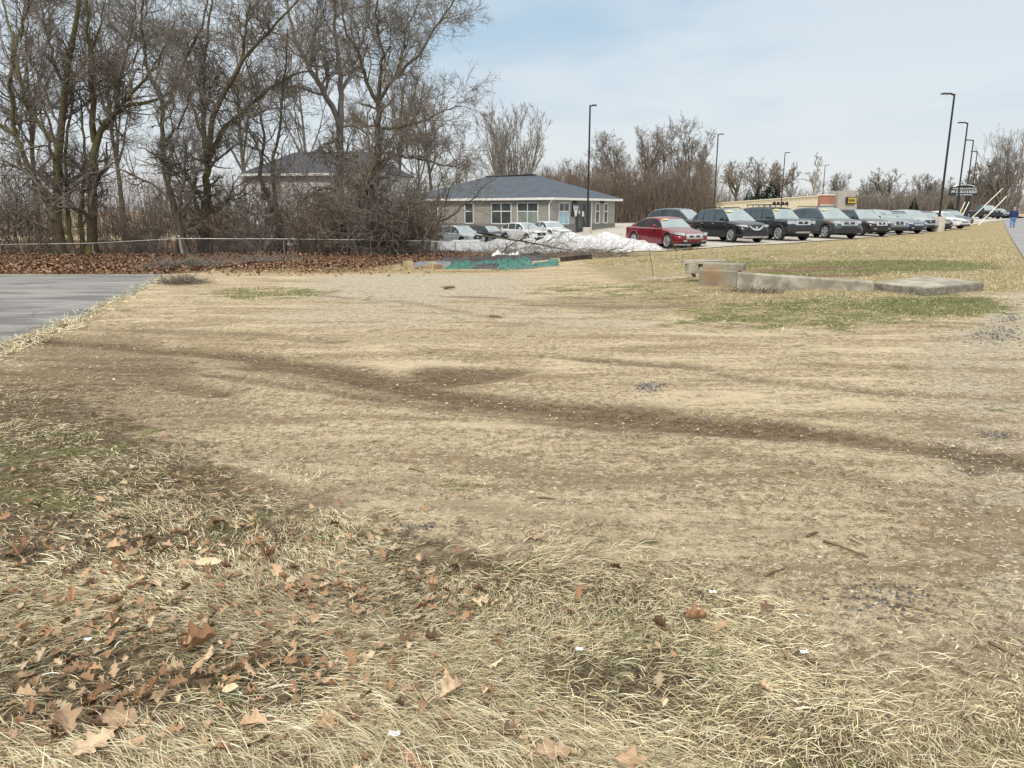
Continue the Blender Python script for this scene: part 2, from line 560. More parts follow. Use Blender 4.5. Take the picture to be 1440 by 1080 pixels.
def M_asphalt(name, c1, c2, crack=.6):
    m, b, p = new_mat(name)
    tc = b.n('ShaderNodeTexCoord').outputs['Object']
    mp = b.n('ShaderNodeMapping', {'Vector': tc, 'Scale': (.5, 1.6, 1)}).outputs[0]
    st = b.noise(mp, .9, 5, .6, .4); gr = b.noise(tc, 60, 3)
    c = b.mix(b.ramp(st, .38, .62), c1, c2)
    c = b.mix(b.ramp(gr, .35, .65, 0, .4), c, tuple(k * .55 for k in c1))
    wob = b.n('ShaderNodeVectorMath', {0: tc, 1: b.n('ShaderNodeTexNoise', {'Vector': tc, 'Scale': .8}).outputs['Color']}, operation='ADD').outputs[0]
    v = b.n('ShaderNodeTexVoronoi', {'Vector': wob, 'Scale': .33}, feature='DISTANCE_TO_EDGE').outputs['Distance']
    c = b.mix(b.math('MULTIPLY', b.ramp(v, .012, .0), crack * .6), c, (.05, .05, .05))
    c = b.mix(b.ramp(b.noise(tc, .55, 6, .7), .60, .75, 0, .5), c, tuple(k * 1.5 for k in c2))
    b.put(p.inputs['Base Color'], c); b.put(p.inputs['Roughness'], .95); p.inputs['Specular IOR Level'].default_value = .12
    bn = b.n('ShaderNodeBump', {'Height': gr, 'Strength': .4, 'Distance': .01}); b.put(p.inputs['Normal'], bn.outputs[0])
    return m


asph = M_asphalt('old_asphalt', (.175, .17, .162), (.33, .32, .305))
lotm = M_asphalt('lot_asphalt', (.44, .41, .36), (.58, .54, .47), .3)
pathm = M_asphalt('path_asphalt', (.27, .27, .275), (.36, .36, .36), .3)
conc = M('concrete', (.50, .46, .385), (.36, .33, .27), 3.0, .85, .4, 30)
# old parking area, left
ae = px_line([(236, 388), (180, 418), (120, 446), (60, 472), (0, 498), (-150, 560), (-420, 660)])
ae = [ae[i].lerp(ae[i + 1], t) for i in range(6) for t in np.linspace(0, 1, 16)[:-1]] + [ae[-1]]
ae = [q + Vector((rnd.gauss(0, .05), rnd.gauss(0, .07), 0)) for q in ae]
drape('asphalt_lot', ae, [P(234, 386), P(120, 387), P(0, 387), P(-200, 386), P(-500, 385), P(-900, 384), P(-1400, 384)], 170, 40, asph, .012)
# dealer lot
front = [P(560, 352), P(700, 354), P(870, 354), P(930, 354), P(1000, 349), P(1100, 343.5), P(1200, 336), P(1280, 329), P(1330, 324), P(1350, 319)]
far_e = [(-14, 92), (2, 100), (20, 108), (40, 118), (60, 128), (70, 132), (80, 136), (88, 138), (92, 140), (96, 140)]
drape('car_lot', front, far_e, 120, 50, lotm, .03)
# asphalt path on the right
e0, e1 = P(1440, 364), P(1413, 316)
du = (e1 - e0); du.z = 0; du.normalize()
nr = Vector((du.y, -du.x, 0))
edge = [e0 + du * t for t in np.linspace(-60, 170, 48)]
drape('path', edge, [q + nr * 3.4 for q in edge], 120, 6, pathm, .03)
drape('road', [q + nr * 6.5 for q in edge], [q + nr * 15 for q in edge], 120, 8, M_asphalt('road_asphalt', (.10, .10, .105), (.17, .17, .175), .3), .03)
k0 = P(1350, 313); k1 = P(1408, 312)
drape('driveway', [k0, k1], [k0 + Vector((9, 22, 0)), k1 + Vector((6, 22, 0))], 12, 12, M('driveway_concrete', (.52, .49, .43), (.42, .40, .35), 1.2, .85), .05)
# ------------------------------------------------------------------ trees
def frames(T):
    mean = np.abs(T.mean(1)); ax = mean.argmin(1)
    ref = np.zeros((len(T), 3)); ref[np.arange(len(T)), ax] = 1
    u = np.cross(T, ref[:, None, :]); u /= np.linalg.norm(u, axis=2, keepdims=True) + 1e-9
    return u, np.cross(T, u)


def tangents(Pn):
    T = np.empty_like(Pn)
    T[:, 1:-1] = Pn[:, 2:] - Pn[:, :-2]; T[:, 0] = Pn[:, 1] - Pn[:, 0]; T[:, -1] = Pn[:, -1] - Pn[:, -2]
    return T / (np.linalg.norm(T, axis=2, keepdims=True) + 1e-9)


def tubes(Pn, Rn, sides):
    """(N,k,3),(N,k) -> verts, quads"""
    N, k, _ = Pn.shape
    u, v = frames(tangents(Pn))
    a = np.arange(sides) * 2 * math.pi / sides
    V = Pn[:, :, None, :] + Rn[:, :, None, None] * (np.cos(a)[None, None, :, None] * u[:, :, None, :] + np.sin(a)[None, None, :, None] * v[:, :, None, :])
    base = (np.arange(N) * k * sides)[:, None, None] + (np.arange(k - 1) * sides)[None, :, None]
    s = np.arange(sides)[None, None, :]; s1 = (s + 1) % sides
    Q = np.stack([base + s, base + s1, base + s1 + sides, base + s + sides], 3).reshape(-1, 4)
    return V.reshape(-1, 3), Q


def merge(parts):
    Vs, Qs, o = [], [], 0
    for V, Q in parts:
        Vs.append(V); Qs.append(Q + o); o += len(V)
    return np.concatenate(Vs), np.concatenate(Qs)


def resample(pts, rad, k):
    pts = np.array([tuple(p) for p in pts], float); rad = np.array(rad, float)
    # smooth the polyline a little, then sample evenly
    d = np.concatenate([[0], np.cumsum(np.linalg.norm(np.diff(pts, axis=0), axis=1))])
    t = np.linspace(0, d[-1], k)
    out = np.stack([np.interp(t, d, pts[:, i]) for i in range(3)], 1)
    sm = out.copy(); sm[1:-1] = .25 * out[:-2] + .5 * out[1:-1] + .25 * out[2:]
    return sm, np.interp(t, d, rad)


def grow(Pn, Rn, n, tr=(.2, 1), ang=(45, 15), length=(.3, .6), absolute=False, k=6, wig=.12, trop=.06, rr=.6, rmin=.008, flat=0.0, taper=.3):
    """n children on each parent branch"""
    N, kp, _ = Pn.shape
    idx = np.repeat(np.arange(N), n); Mn = len(idx)
    t = rng.uniform(tr[0], tr[1], Mn)
    f = t * (kp - 1); i0 = np.minimum(f.astype(int), kp - 2); fr = (f - i0)[:, None]
    pos = Pn[idx, i0] * (1 - fr) + Pn[idx, i0 + 1] * fr
    T = Pn[idx, i0 + 1] - Pn[idx, i0]; T /= np.linalg.norm(T, axis=1, keepdims=True) + 1e-9
    r = (Rn[idx, i0] * (1 - fr[:, 0]) + Rn[idx, i0 + 1] * fr[:, 0])
    ref = rng.normal(size=(Mn, 3)); u = np.cross(T, ref); u /= np.linalg.norm(u, axis=1, keepdims=True) + 1e-9
    u[:, 2] *= 1 - flat
    a = np.radians(rng.normal(ang[0], ang[1], Mn))[:, None]
    D = np.cos(a) * T + np.sin(a) * u
    plen = np.linalg.norm(np.diff(Pn, axis=1), axis=2).sum(1)[idx]
    L = rng.uniform(length[0], length[1], Mn) * (1 if absolute else plen) * (1.15 - .55 * t)
    out = np.empty((Mn, k, 3)); out[:, 0] = pos
    for j in range(1, k):
        D = D + rng.normal(size=(Mn, 3)) * wig; D[:, 2] += trop
        D /= np.linalg.norm(D, axis=1, keepdims=True)
        out[:, j] = out[:, j - 1] + D * (L / (k - 1))[:, None]
    r0 = np.maximum(rmin * 1.15, np.minimum(r * .85, rr * r + .2 * rmin))
    R_ = r0[:, None] * np.linspace(1, taper, k)[None]
    return out, np.maximum(R_, rmin)


def M_bark(name, c1, c2, moss=None):
    m, b, p = new_mat(name)
    tc = b.n('ShaderNodeTexCoord').outputs['Object']
    mp = b.n('ShaderNodeMapping', {'Vector': tc, 'Scale': (1, 1, .22)}).outputs[0]
    nz = b.noise(mp, 7, 5, .65)
    c = b.mix(b.ramp(nz, .35, .65), c1, c2)
    if moss:
        c = b.mix(b.math('MULTIPLY', b.ramp(b.noise(tc, .45, 3), .38, .60), .9), c, moss)
    b.put(p.inputs['Base Color'], c); b.put(p.inputs['Roughness'], .95); p.inputs['Specular IOR Level'].default_value = .15
    bn = b.n('ShaderNodeBump', {'Height': nz, 'Strength': .8, 'Distance': .04}); b.put(p.inputs['Normal'], bn.outputs[0])
    return m


bark_moss = M_bark('mossy_bark', (.085, .068, .046), (.17, .138, .09), (.16, .15, .055))
bark_dark = M_bark('dark_bark', (.06, .048, .038), (.13, .107, .084), (.10, .09, .055))
bark_grey = M_bark('grey_bark', (.13, .118, .100), (.24, .22, .19))
bark_pale = M_bark('pale_bark', (.30, .28, .25), (.46, .44, .40))
twig_m = M_bark('twig_bark', (.15, .13, .11), (.285, .25, .212))
twig_grey = M_bark('grey_twig_bark', (.19, .165, .145), (.33, .295, .26))
twig_red = M_bark('reddish_twig_bark', (.145, .108, .085), (.27, .21, .168))
twig_pale = M_bark('pale_twig_bark', (.28, .26, .23), (.42, .39, .35))


def tree_from_limbs(name, label, Y, limbs, group, tb=bark_moss, tw=twig_m, n1=(17, .30, .62), dens=1.0, spread=3.0, droop=0.0, rmin=.0068):
    """limbs: (points in pixels, start radius, end radius) placed on a depth Y and fanned in depth"""
    x0, y0 = limbs[0][0][0]
    base = at(x0, y0, Y); base.z = zg(base.x, base.y)
    root = thing(name, label, 'tree', base, 0, group)
    tr_parts, Ps, Rs = [], [], []
    fan = {}
    for li, (pts, r0, r1) in enumerate(limbs):
        key = pts[0]
        y_start = fan.get(key, Y if li == 0 else Y)
        dy = rng.uniform(-spread, spread) if li else rng.uniform(-.6, .6)
        n = len(pts); W = []
        for i, (px, py) in enumerate(pts):
            yy = y_start + dy * (i / max(1, n - 1)) ** 1.2
            W.append(at(px, py, yy)); fan[(px, py)] = yy
        if li == 0 or (pts[0][1] > 325):
            W[0].z = zg(W[0].x, W[0].y) - .15
        W = [q - base for q in W]; r0 *= .76; r1 *= .6
        Pn, Rn = resample(W, np.linspace(r0, r1, n), 16)
        Pn[1:-1] += rng.normal(size=(14, 3)) * .05
        if pts[0][1] > 325:
            Rn[0] *= 1.5; Rn[1] *= 1.15
        tr_parts.append(tubes(Pn[None], Rn[None], 10))
        Ps.append(Pn); Rs.append(Rn)
    Ps = np.array(Ps); Rs = np.array(Rs)
    link('trunk', np_mesh('trunk', *merge(tr_parts), tb, None, True), root)
    cr = []
    # limbs that reach high carry the crown
    top = Ps[:, :, 2].max(1); good = top > 3
    g = lambda n: max(2, int(n * dens))
    b1, r1 = grow(Ps[good], Rs[good], g(n1[0]), (.16, 1), (50, 18), (1.4, 4.8), True, 10, .22, .05, .5, rmin * 1.6)
    b2, r2 = grow(b1, r1, g(7), (.15, 1), (48, 18), (.35, .75), False, 7, .24, .04 - droop, .6, rmin * 1.25)
    b3, r3 = grow(b2, r2, g(6), (.1, 1), (46, 18), (.35, .75), False, 5, .22, .04 - droop, .6, rmin)
    cr = [tubes(b1, r1, 5), tubes(b2, r2, 4), tubes(b3, r3, 3)]
    e1, q1 = grow(b3, r3, 2, (.2, 1), (40, 15), (.25, .6), True, 4, .14, .05 - droop, .7, rmin * .8)
    cr.append(tubes(e1, q1, 3))
    link('crown', np_mesh('crown', *merge(cr), tw, None, False), root)
    return root


GT = 'bare trees behind the chain link fence'
tree_from_limbs('bare_tree', 'big bare multi-stemmed tree behind the fence at the far left, splitting low', 47.5, [
    ([(82, 348), (80, 333), (80, 240), (83, 200), (91, 130), (104, 55), (111, -10), (116, -60)], .42, .12),
    ([(80, 333), (67, 278), (41, 241), (22, 189), (-5, 172), (-40, 150)], .30, .10),
    ([(22, 189), (12, 120), (26, 60), (40, 0), (48, -50)], .16, .07),
    ([(83, 200), (76, 196), (41, 163), (30, 110), (19, 70), (7, 20), (0, -40)], .22, .07),
    ([(104, 350), (98, 337), (94, 260), (91, 207), (100, 150), (108, 90)], .2, .08),
    ([(91, 130), (75, 80), (60, 30), (52, -20)], .15, .05),
    ([(91, 130), (118, 95), (140, 40), (150, -20)], .14, .05)], GT, spread=3.5)
tree_from_limbs('bare_tree', 'mossy forked tree standing just right of the multi-stemmed tree at far left', 48.5, [
    ([(128, 350), (130, 320), (130, 259), (133, 200), (141, 181), (163, 150), (200, 148), (240, 130)], .42, .12),
    ([(133, 200), (129, 150), (128, 111), (124, 50), (120, -20)], .26, .09),
    ([(163, 150), (172, 100), (185, 50), (192, -10)], .18, .06),
    ([(141, 181), (162, 160), (196, 120), (228, 80), (246, 30)], .18, .06),
    ([(116, 352), (114, 300), (120, 250), (118, 190), (112, 130)], .2, .07)], GT)
tree_from_limbs('bare_tree', 'slender dark tree leaning left behind the thick fence post', 46.5, [
    ([(262, 360), (259, 345), (246, 296), (233, 252), (231, 200), (224, 185), (231, 148)], .33, .16),
    ([(231, 148), (218, 120), (207, 96), (198, 37), (200, -20)], .18, .07),
    ([(231, 148), (241, 137), (255, 92), (281, 48), (296, -20)], .19, .07),
    ([(231, 200), (250, 180), (262, 150), (270, 120)], .10, .05),
    ([(246, 340), (252, 290), (262, 240), (258, 190)], .14, .06)], GT, tb=bark_dark)
tree_from_limbs('bare_tree', 'mossy tree with three rising limbs, right of the thick fence post', 49, [
    ([(285, 356), (287, 330), (292, 259), (292, 222)], .42, .30),
    ([(292, 222), (287, 196), (285, 150), (288, 90), (293, 40), (300, -30)], .24, .08),
    ([(292, 222), (307, 192), (333, 163), (374, 130), (405, 108), (440, 100)], .25, .07),
    ([(292, 222), (296, 167), (322, 122), (340, 85), (363, 59), (393, 30), (430, -15)], .25, .07),
    ([(340, 85), (345, 50), (352, 0), (356, -40)], .12, .05),
    ([(287, 196), (268, 150), (262, 90), (250, 40)], .14, .05)], GT)
tree_from_limbs('bare_tree', 'short stout stump with two dark stems in front of the pale house', 50, [
    ([(396, 352), (393, 335), (391, 304), (384, 292)], .50, .34),
    ([(384, 292), (367, 259), (363, 237), (372, 207), (368, 165), (352, 110), (340, 60)], .20, .06),
    ([(391, 304), (385, 266), (382, 230), (389, 204), (394, 155), (402, 100), (404, 40)], .20, .06),
    ([(382, 230), (370, 215), (352, 205), (330, 190)], .08, .04)], GT, tb=bark_dark, dens=.85)
tree_from_limbs('bare_tree', 'tall straight grey-barked tree rising out of a vine tangle', 52, [
    ([(478, 352), (478, 335), (478, 250), (478, 178)], .52, .38),
    ([(478, 178), (461, 137), (435, 96), (417, 59), (405, 20), (398, -40)], .27, .09),
    ([(478, 178), (480, 130), (476, 74), (472, 37), (468, -40)], .28, .10),
    ([(480, 130), (500, 90), (515, 40), (520, -20)], .14, .05),
    ([(461, 137), (430, 125), (400, 120), (370, 100)], .12, .05),
    ([(435, 96), (442, 50), (450, 0)], .12, .05)], GT, tb=bark_grey, tw=twig_grey)
tree_from_limbs('bare_tree', 'tall dark spreading tree at right end, long limbs reaching toward the office', 47, [
    ([(514, 356), (513, 335), (509, 278), (530, 222), (530, 167), (531, 144)], .42, .24),
    ([(531, 144), (520, 130), (509, 89), (498, 67), (483, 33), (476, -25)], .17, .06),
    ([(531, 144), (539, 130), (554, 111), (587, 81), (609, 44), (631, 15), (646, -15)], .17, .05),
    ([(531, 144), (535, 122), (539, 74), (531, 37), (528, -30)], .17, .06),
    ([(531, 181), (555, 179), (580, 178), (617, 159), (650, 150)], .12, .04),
    ([(531, 230), (550, 218), (587, 222), (631, 235), (656, 226)], .13, .04),
    ([(554, 111), (565, 80), (572, 40), (590, 0)], .10, .04)], GT, tb=bark_dark, tw=twig_m, droop=.05, spread=2.2)
tree_from_limbs('bare_tree', 'small crooked dark sapling with a sideways limb in front of the silver parked car', 45, [
    ([(608, 356), (612, 345), (618, 310), (627, 275), (640, 258), (652, 235)], .11, .04),
    ([(618, 310), (640, 302), (655, 285), (668, 275), (690, 255), (702, 246)], .08, .03),
    ([(590, 356), (596, 330), (612, 300), (618, 262), (630, 236)], .08, .04),
    ([(627, 275), (622, 250), (614, 232)], .06, .03)], GT, tb=bark_dark, dens=.42, spread=.8)


# --- generic trees: a template of each shape, then copies
def make_tree(h, kind, tb, tw, rmin=.02):
    """returns trunk mesh, crown mesh"""
    k = 14
    if kind == 'fan':        # many stems fanning from low down
        ns = 17
        Ps, Rs = [], []
        for i in range(ns):
            a = 2 * math.pi * i / ns + rng.uniform(-.3, .3); lean = rng.uniform(.05, .52)
            q = [Vector((0, 0, -.2))]; d = Vector((math.cos(a) * lean * 1.3, math.sin(a) * lean * 1.3, 1)).normalized()
            for j in range(k - 1):
                d = (d + Vector(rng.normal(size=3) * .04) + Vector((0, 0, .03))).normalized(); q.append(q[-1] + d * h * .9 / k)
            p_, r_ = resample(q, np.linspace(h * .010, h * .002, k), k); Ps.append(p_); Rs.append(r_)
        Ps, Rs = np.array(Ps), np.array(Rs)
        b1, r1 = grow(Ps, Rs, 8, (.25, 1), (22, 8), (h * .2, h * .42), True, 8, .07, .08, .55, rmin * 1.4)
        b2, r2 = grow(b1, r1, 7, (.2, 1), (28, 10), (.3, .6), False, 5, .1, .07, .6, rmin)
        b3, r3 = grow(b2, r2, 4, (.2, 1), (30, 10), (.3, .6), False, 4, .1, .06, .6, rmin * .8)
    else:
        q = [Vector((0, 0, -.2))]; d = Vector((rng.normal() * .05, rng.normal() * .05, 1))
        th = {'forest': .95, 'round': .45, 'tall': .92}[kind]
        for j in range(k - 1):
            d = (d + Vector(rng.normal(size=3) * .05)).normalized(); q.append(q[-1] + d * h * th / k)
        p_, r_ = resample(q, np.linspace(h * .016, h * (.003 if kind != 'round' else .012), k), k)
        Ps, Rs = p_[None], r_[None]
        if kind == 'round':
            l1, q1 = grow(Ps, Rs, 11, (.45, 1), (38, 12), (h * .45, h * .68), True, k, .1, .05, .7, rmin * 2)
            Ps = np.concatenate([Ps, l1]); Rs = np.concatenate([Rs, q1])
            b1, r1 = grow(l1, q1, 8, (.2, 1), (42, 14), (.3, .55), False, 8, .13, .03, .55, rmin * 1.4)
        elif kind == 'forest':
            l1, q1 = grow(Ps, Rs, 8, (.4, .95), (30, 9), (h * .28, h * .5), True, k, .07, .07, .6, rmin * 2)
            Ps = np.concatenate([Ps, l1]); Rs = np.concatenate([Rs, q1])
            b1, r1 = grow(Ps, Rs, 8, (.42, 1), (34, 12), (h * .1, h * .22), True, 7, .1, .06, .5, rmin * 1.3)
        else:
            l1, q1 = grow(Ps, Rs, 12, (.25, .95), (34, 9), (h * .18, h * .36), True, k, .09, .08, .6, rmin * 1.6)
            Ps = np.concatenate([Ps, l1]); Rs = np.concatenate([Rs, q1])
            b1, r1 = grow(l1, q1, 7, (.2, 1), (38, 12), (.25, .5), False, 7, .1, .06, .5, rmin * 1.3)
        b2, r2 = grow(b1, r1, 6, (.15, 1), (40, 14), (.3, .65), False, 5, .12, .05, .6, rmin)
        b3, r3 = grow(b2, r2, 4, (.2, 1), (38, 14), (.3, .6), False, 4, .12, .04, .6, rmin * .8)
    trunk = np_mesh('trunk', *tubes(Ps, Rs, 7), tb, None, True)
    crown = np_mesh('crown', *merge([tubes(b1, r1, 4), tubes(b2, r2, 3), tubes(b3, r3, 3)]), tw)
    return trunk, crown


TPL = {}
for nm, args in {'fan': (15.5, 'fan', bark_grey, twig_grey, .016), 'forest1': (14, 'forest', bark_dark, twig_red, .016), 'forest2': (14, 'forest', bark_grey, twig_m, .016), 'forest3': (13, 'forest', bark_dark, twig_m, .016),
                 'round1': (13, 'round', bark_dark, twig_m, .026), 'round2': (13, 'round', bark_dark, twig_grey, .026), 'tall1': (16, 'tall', bark_dark, twig_m, .026), 'pale': (16, 'tall', bark_pale, twig_pale, .026)}.items():
    TPL[nm] = make_tree(*args)


def tree(kind, px, Y, top, label, group=None, base=None, cat='tree', name='bare_tree', wide=1.0):
    """a copy of a template standing at distance Y, its top at photograph row `top`"""
    q = at(px, 300, Y); z0 = zg(q.x, q.y)
    ht = at(px, top, Y).z - z0
    nominal = {'fan': 15.5, 'forest1': 14, 'forest2': 14, 'forest3': 13, 'round1': 13, 'round2': 13, 'tall1': 16, 'pale': 16}[kind] * {'round1': .95, 'round2': .95}.get(kind, 1.05)
    s = ht / nominal
    o = thing(name, label, cat, (q.x, q.y, z0), rnd.uniform(0, 6.28), group)
    o.scale = (s * wide, s * wide, s)
    link('trunk', TPL[kind][0], o); link('crown', TPL[kind][1], o)
    return o


tree('fan', 716, 96, 142, 'large grey bare tree fanning upward directly behind the office roof')
GF = 'bare woodland trees behind the office and car lot'
LF = 'bare brown woodland tree in the strip of woods between the office and the cream building'
kinds = ['forest1', 'forest2', 'forest3']
for px, Y, top in [(780, 118, 240), (800, 112, 225), (822, 116, 232), (846, 110, 196), (868, 112, 184), (892, 106, 176), (912, 112, 178), (930, 108, 190), (948, 114, 176), (966, 108, 180), (985, 116, 182), (1004, 122, 210),
                   (758, 128, 232), (838, 130, 215), (880, 128, 205), (920, 130, 205), (958, 128, 200), (995, 130, 225), (860, 100, 240), (905, 98, 235), (945, 99, 238), (975, 102, 230), (812, 124, 245), (770, 124, 250)]:
    tree(rnd.choice(kinds), px, Y, top, LF, GF, wide=rnd.uniform(.8, 1.1))
GL = 'bare trees behind the pale house at left'
for px, Y, top in [(-40, 60, -40), (50, 66, -10), (172, 66, 0), (345, 76, 40), (430, 84, 50), (560, 86, 80), (610, 92, 110), (645, 100, 200), (590, 104, 150), (-90, 64, -60), (520, 96, 110)]:
    tree(rnd.choice(['forest2', 'forest3', 'forest3']), px, Y, top, 'bare grey-brown tree in the woods behind the pale house', GL, wide=rnd.uniform(.85, 1.15))
# right of the woods
for px, Y, top, kd, lab, wd in [
    (1035, 225, 212, 'round2', 'wide bare tree left of the dark conifers behind the cream building', 1.0),
    (1062, 238, 210, 'round1', 'dark rounded bare tree behind the dark conifers', 1.0),
    (1092, 232, 216, 'round2', 'bare spreading tree just right of the dark conifers', .95),
    (1112, 226, 222, 'tall1', 'thin bare tree left of the pale-barked tree above the cream roof', .8),
    (1136, 222, 204, 'pale', 'pale-barked airy tree rising above the cream building roof', .95),
    (1180, 190, 232, 'round2', 'small round bare tree above the stone tower of the cream building', .9),
    (1222, 195, 240, 'round1', 'bare round tree right of the yellow store sign', .8),
    (1242, 180, 228, 'round1', 'largest dark round bare tree between the store sign and the near lamp post', 1.05),
    (1292, 185, 234, 'round2', 'bare round tree just left of the leaning near lamp post', 1.0),
    (1312, 200, 246, 'round1', 'low bare tree directly behind the near lamp post', .9)]:
    tree(kd, px, Y, top, lab, None, wide=wd)
for px, Y, top, kd in [(1345, 190, 240, 'round1'), (1368, 185, 222, 'tall1'), (1384, 180, 216, 'tall1'), (1400, 185, 218, 'round1'), (1360, 200, 228, 'tall1'), (1392, 196, 214, 'tall1'), (1376, 175, 236, 'round1')]:
    tree(kd, px, Y, top, 'dense dark bare tree in the clump behind the black dealership sign', 'clump of trees behind the black sign', wide=1.1)
tree('fan', 1412, 170, 178, 'tall airy bare tree at the right edge, leaning over the road', None, wide=.9)
tree('tall1', 1452, 190, 205, 'bare tree cut off by the right edge beyond the walking person', None, wide=1.2)
tree('round2', 1425, 230, 262, 'low bare tree far down the road behind the walking person', None)

# --- evergreens
ever = M('evergreen_needles', (.022, .042, .026), (.045, .070, .040), 3, .9, spec=.2)


def conifer_mesh(h, r):
    n = 900
    t = rng.uniform(0, 1, n) ** 1.3
    a = rng.uniform(0, 2 * math.pi, n)
    rad = r * (1 - t) ** .85 * rng.uniform(.35, 1.05, n)
    z = h * (.06 + .94 * t)
    c = np.stack([rad * np.cos(a), rad * np.sin(a), z], 1)
    d = np.stack([np.cos(a), np.sin(a), -.35 + 0 * a], 1); d /= np.linalg.norm(d, axis=1, keepdims=True)
    L = (.10 * h * (1.15 - t))[:, None]
    side = np.cross(d, [0, 0, 1.0]); side /= np.linalg.norm(side, axis=1, keepdims=True)
    V, Q = [], []
    out = []
    for roll in (0, 1.2):
        sd_ = side * math.cos(roll) + np.cross(d, side) * math.sin(roll)
        v = np.stack([c, c + d * L * .5 + sd_ * L * .28, c + d * L, c + d * L * .5 - sd_ * L * .28], 1).reshape(-1, 3)
        out.append((v, np.arange(n * 4).reshape(-1, 4)))
    return np_mesh('crown', *merge(out), ever)


con_me = conifer_mesh(10, 2.4)
g_ = G().tube([(0, 0, -.3), (0, 0, 5), (0, 0, 9.7)], [.2, .12, .03], 7)
con_tr = g_.build('trunk', bark_dark); con_trm = con_tr.data; bpy.data.objects.remove(con_tr)
for px, Y, top, lab, wd in [(1066, 228, 258, 'dark green conifer just left of the cream building, shorter of the pair', 1.2), (1084, 232, 248, 'tall dark green conifer at the left end of the cream building', 1.15), (1214, 185, 262, 'small dark conifer right of the yellow store sign', 1.1),
                            (1284, 160, 276, 'little blue-green conifer above the parked white cars', 1.1), (1336, 140, 282, 'dark conifer bush beneath the black dealership sign', 1.3), (1052, 240, 264, 'dark conifer left of the pair, behind the roof-rack truck', 1.2)]:
    q = at(px, 300, Y); z0 = zg(q.x, q.y); s = (at(px, top, Y).z - z0) / 10
    o = thing('conifer', lab, 'conifer', (q.x, q.y, z0), rnd.uniform(0, 6))
    o.scale = (s * wd, s * wd, s)
    link('trunk', con_trm, o); link('crown', con_me, o)

# --- shrubs along the fence
def shrub_meshes(n, h, spread, tw, rmin=.011):
    D = rng.normal(size=(n, 3)) * [spread, spread, 0] + [0, 0, 1]
    D /= np.linalg.norm(D, axis=1, keepdims=True)
    k = 9
    out = np.empty((n, k, 3)); out[:, 0] = rng.normal(size=(n, 3)) * [.5, .4, 0] + [0, 0, -.1]
    L = rng.uniform(.6, 1.05, n) * h
    for j in range(1, k):
        D = D + rng.normal(size=(n, 3)) * .16; D[:, 2] -= .05 * (j > 4); D /= np.linalg.norm(D, axis=1, keepdims=True)
        out[:, j] = out[:, j - 1] + D * (L / (k - 1))[:, None]
    Rn = rng.uniform(.014, .034, n)[:, None] * np.linspace(1, .4, k)[None]
    b1, r1 = grow(out, Rn, 7, (.15, 1), (50, 20), (.22, .5), False, 6, .2, .02, .6, rmin)
    b2, r2 = grow(b1, r1, 4, (.1, 1), (50, 20), (.3, .7), False, 4, .2, 0, .6, rmin * .85)
    return np_mesh('stems', *tubes(out, Rn, 5), bark_dark, None, True), np_mesh('twigs', *merge([tubes(b1, r1, 4), tubes(b2, r2, 3)]), tw)


SH = [shrub_meshes(26, 6.4, .34, twig_red), shrub_meshes(34, 4.0, .5, twig_m), shrub_meshes(26, 7.2, .28, twig_m), shrub_meshes(22, 3.4, .6, twig_red)]
for i, px in enumerate([-60, -20, 30, 64, 150, 190, 215, 312, 335, 358, 420, 440, 458, 497, 540, 556, 572, 545, 500, 470, 275, 570, 380, 350, 430, 515]):
    Y = 47.5 + rnd.uniform(-1.2, 4.5)
    if px > 590: Y = 47 + rnd.uniform(-.8, .8)
    q = at(px, 300, Y); st, tw_ = SH[i % 4]
    s = rnd.uniform(.75, 1.15) * (1.12 if 530 < px < 660 else .9)
    if px > 610: s *= .62
    o = thing('bare_shrub', 'tangled leafless brown shrub in the thicket behind the chain link fence', 'shrub', (q.x, q.y, zg(q.x, q.y)), rnd.uniform(0, 6.28), 'leafless shrubs along the fence')
    o.scale = (s, s, s); link('stems', st, o); link('twigs', tw_, o)
# vines hanging round the two tall trunks
for px, Y, lab in [(478, 51.6, 'mass of vines climbing the straight grey-barked tree'), (513, 46.6, 'mass of dark vines climbing the trunk of the tall spreading tree')]:
    q = at(px, 300, Y); n = 70; k = 10
    D = rng.normal(size=(n, 3)) * [.12, .12, 0] + [0, 0, 1]
    out = np.empty((n, k, 3)); out[:, 0] = rng.normal(size=(n, 3)) * [.55, .45, 0] + [0, 0, -.1]
    L = rng.uniform(2.5, 6.0, n)
    for j in range(1, k):
        D = D + rng.normal(size=(n, 3)) * [.16, .16, .05]; D[:, :2] -= out[:, j - 1, :2] * .12; D /= np.linalg.norm(D, axis=1, keepdims=True)
        out[:, j] = out[:, j - 1] + D * (L / (k - 1))[:, None]
    Rn = rng.uniform(.012, .035, n)[:, None] * np.linspace(1, .5, k)[None]
    b1, r1 = grow(out, Rn, 8, (.1, 1), (60, 25), (.5, 1.6), True, 6, .25, -.05, .6, .011)
    o = link('vine_tangle', np_mesh('vine_tangle', *merge([tubes(out, Rn, 5), tubes(b1, r1, 3)]), twig_m))
    o.location = (q.x, q.y, zg(q.x, q.y)); tag(o, lab, 'vine')

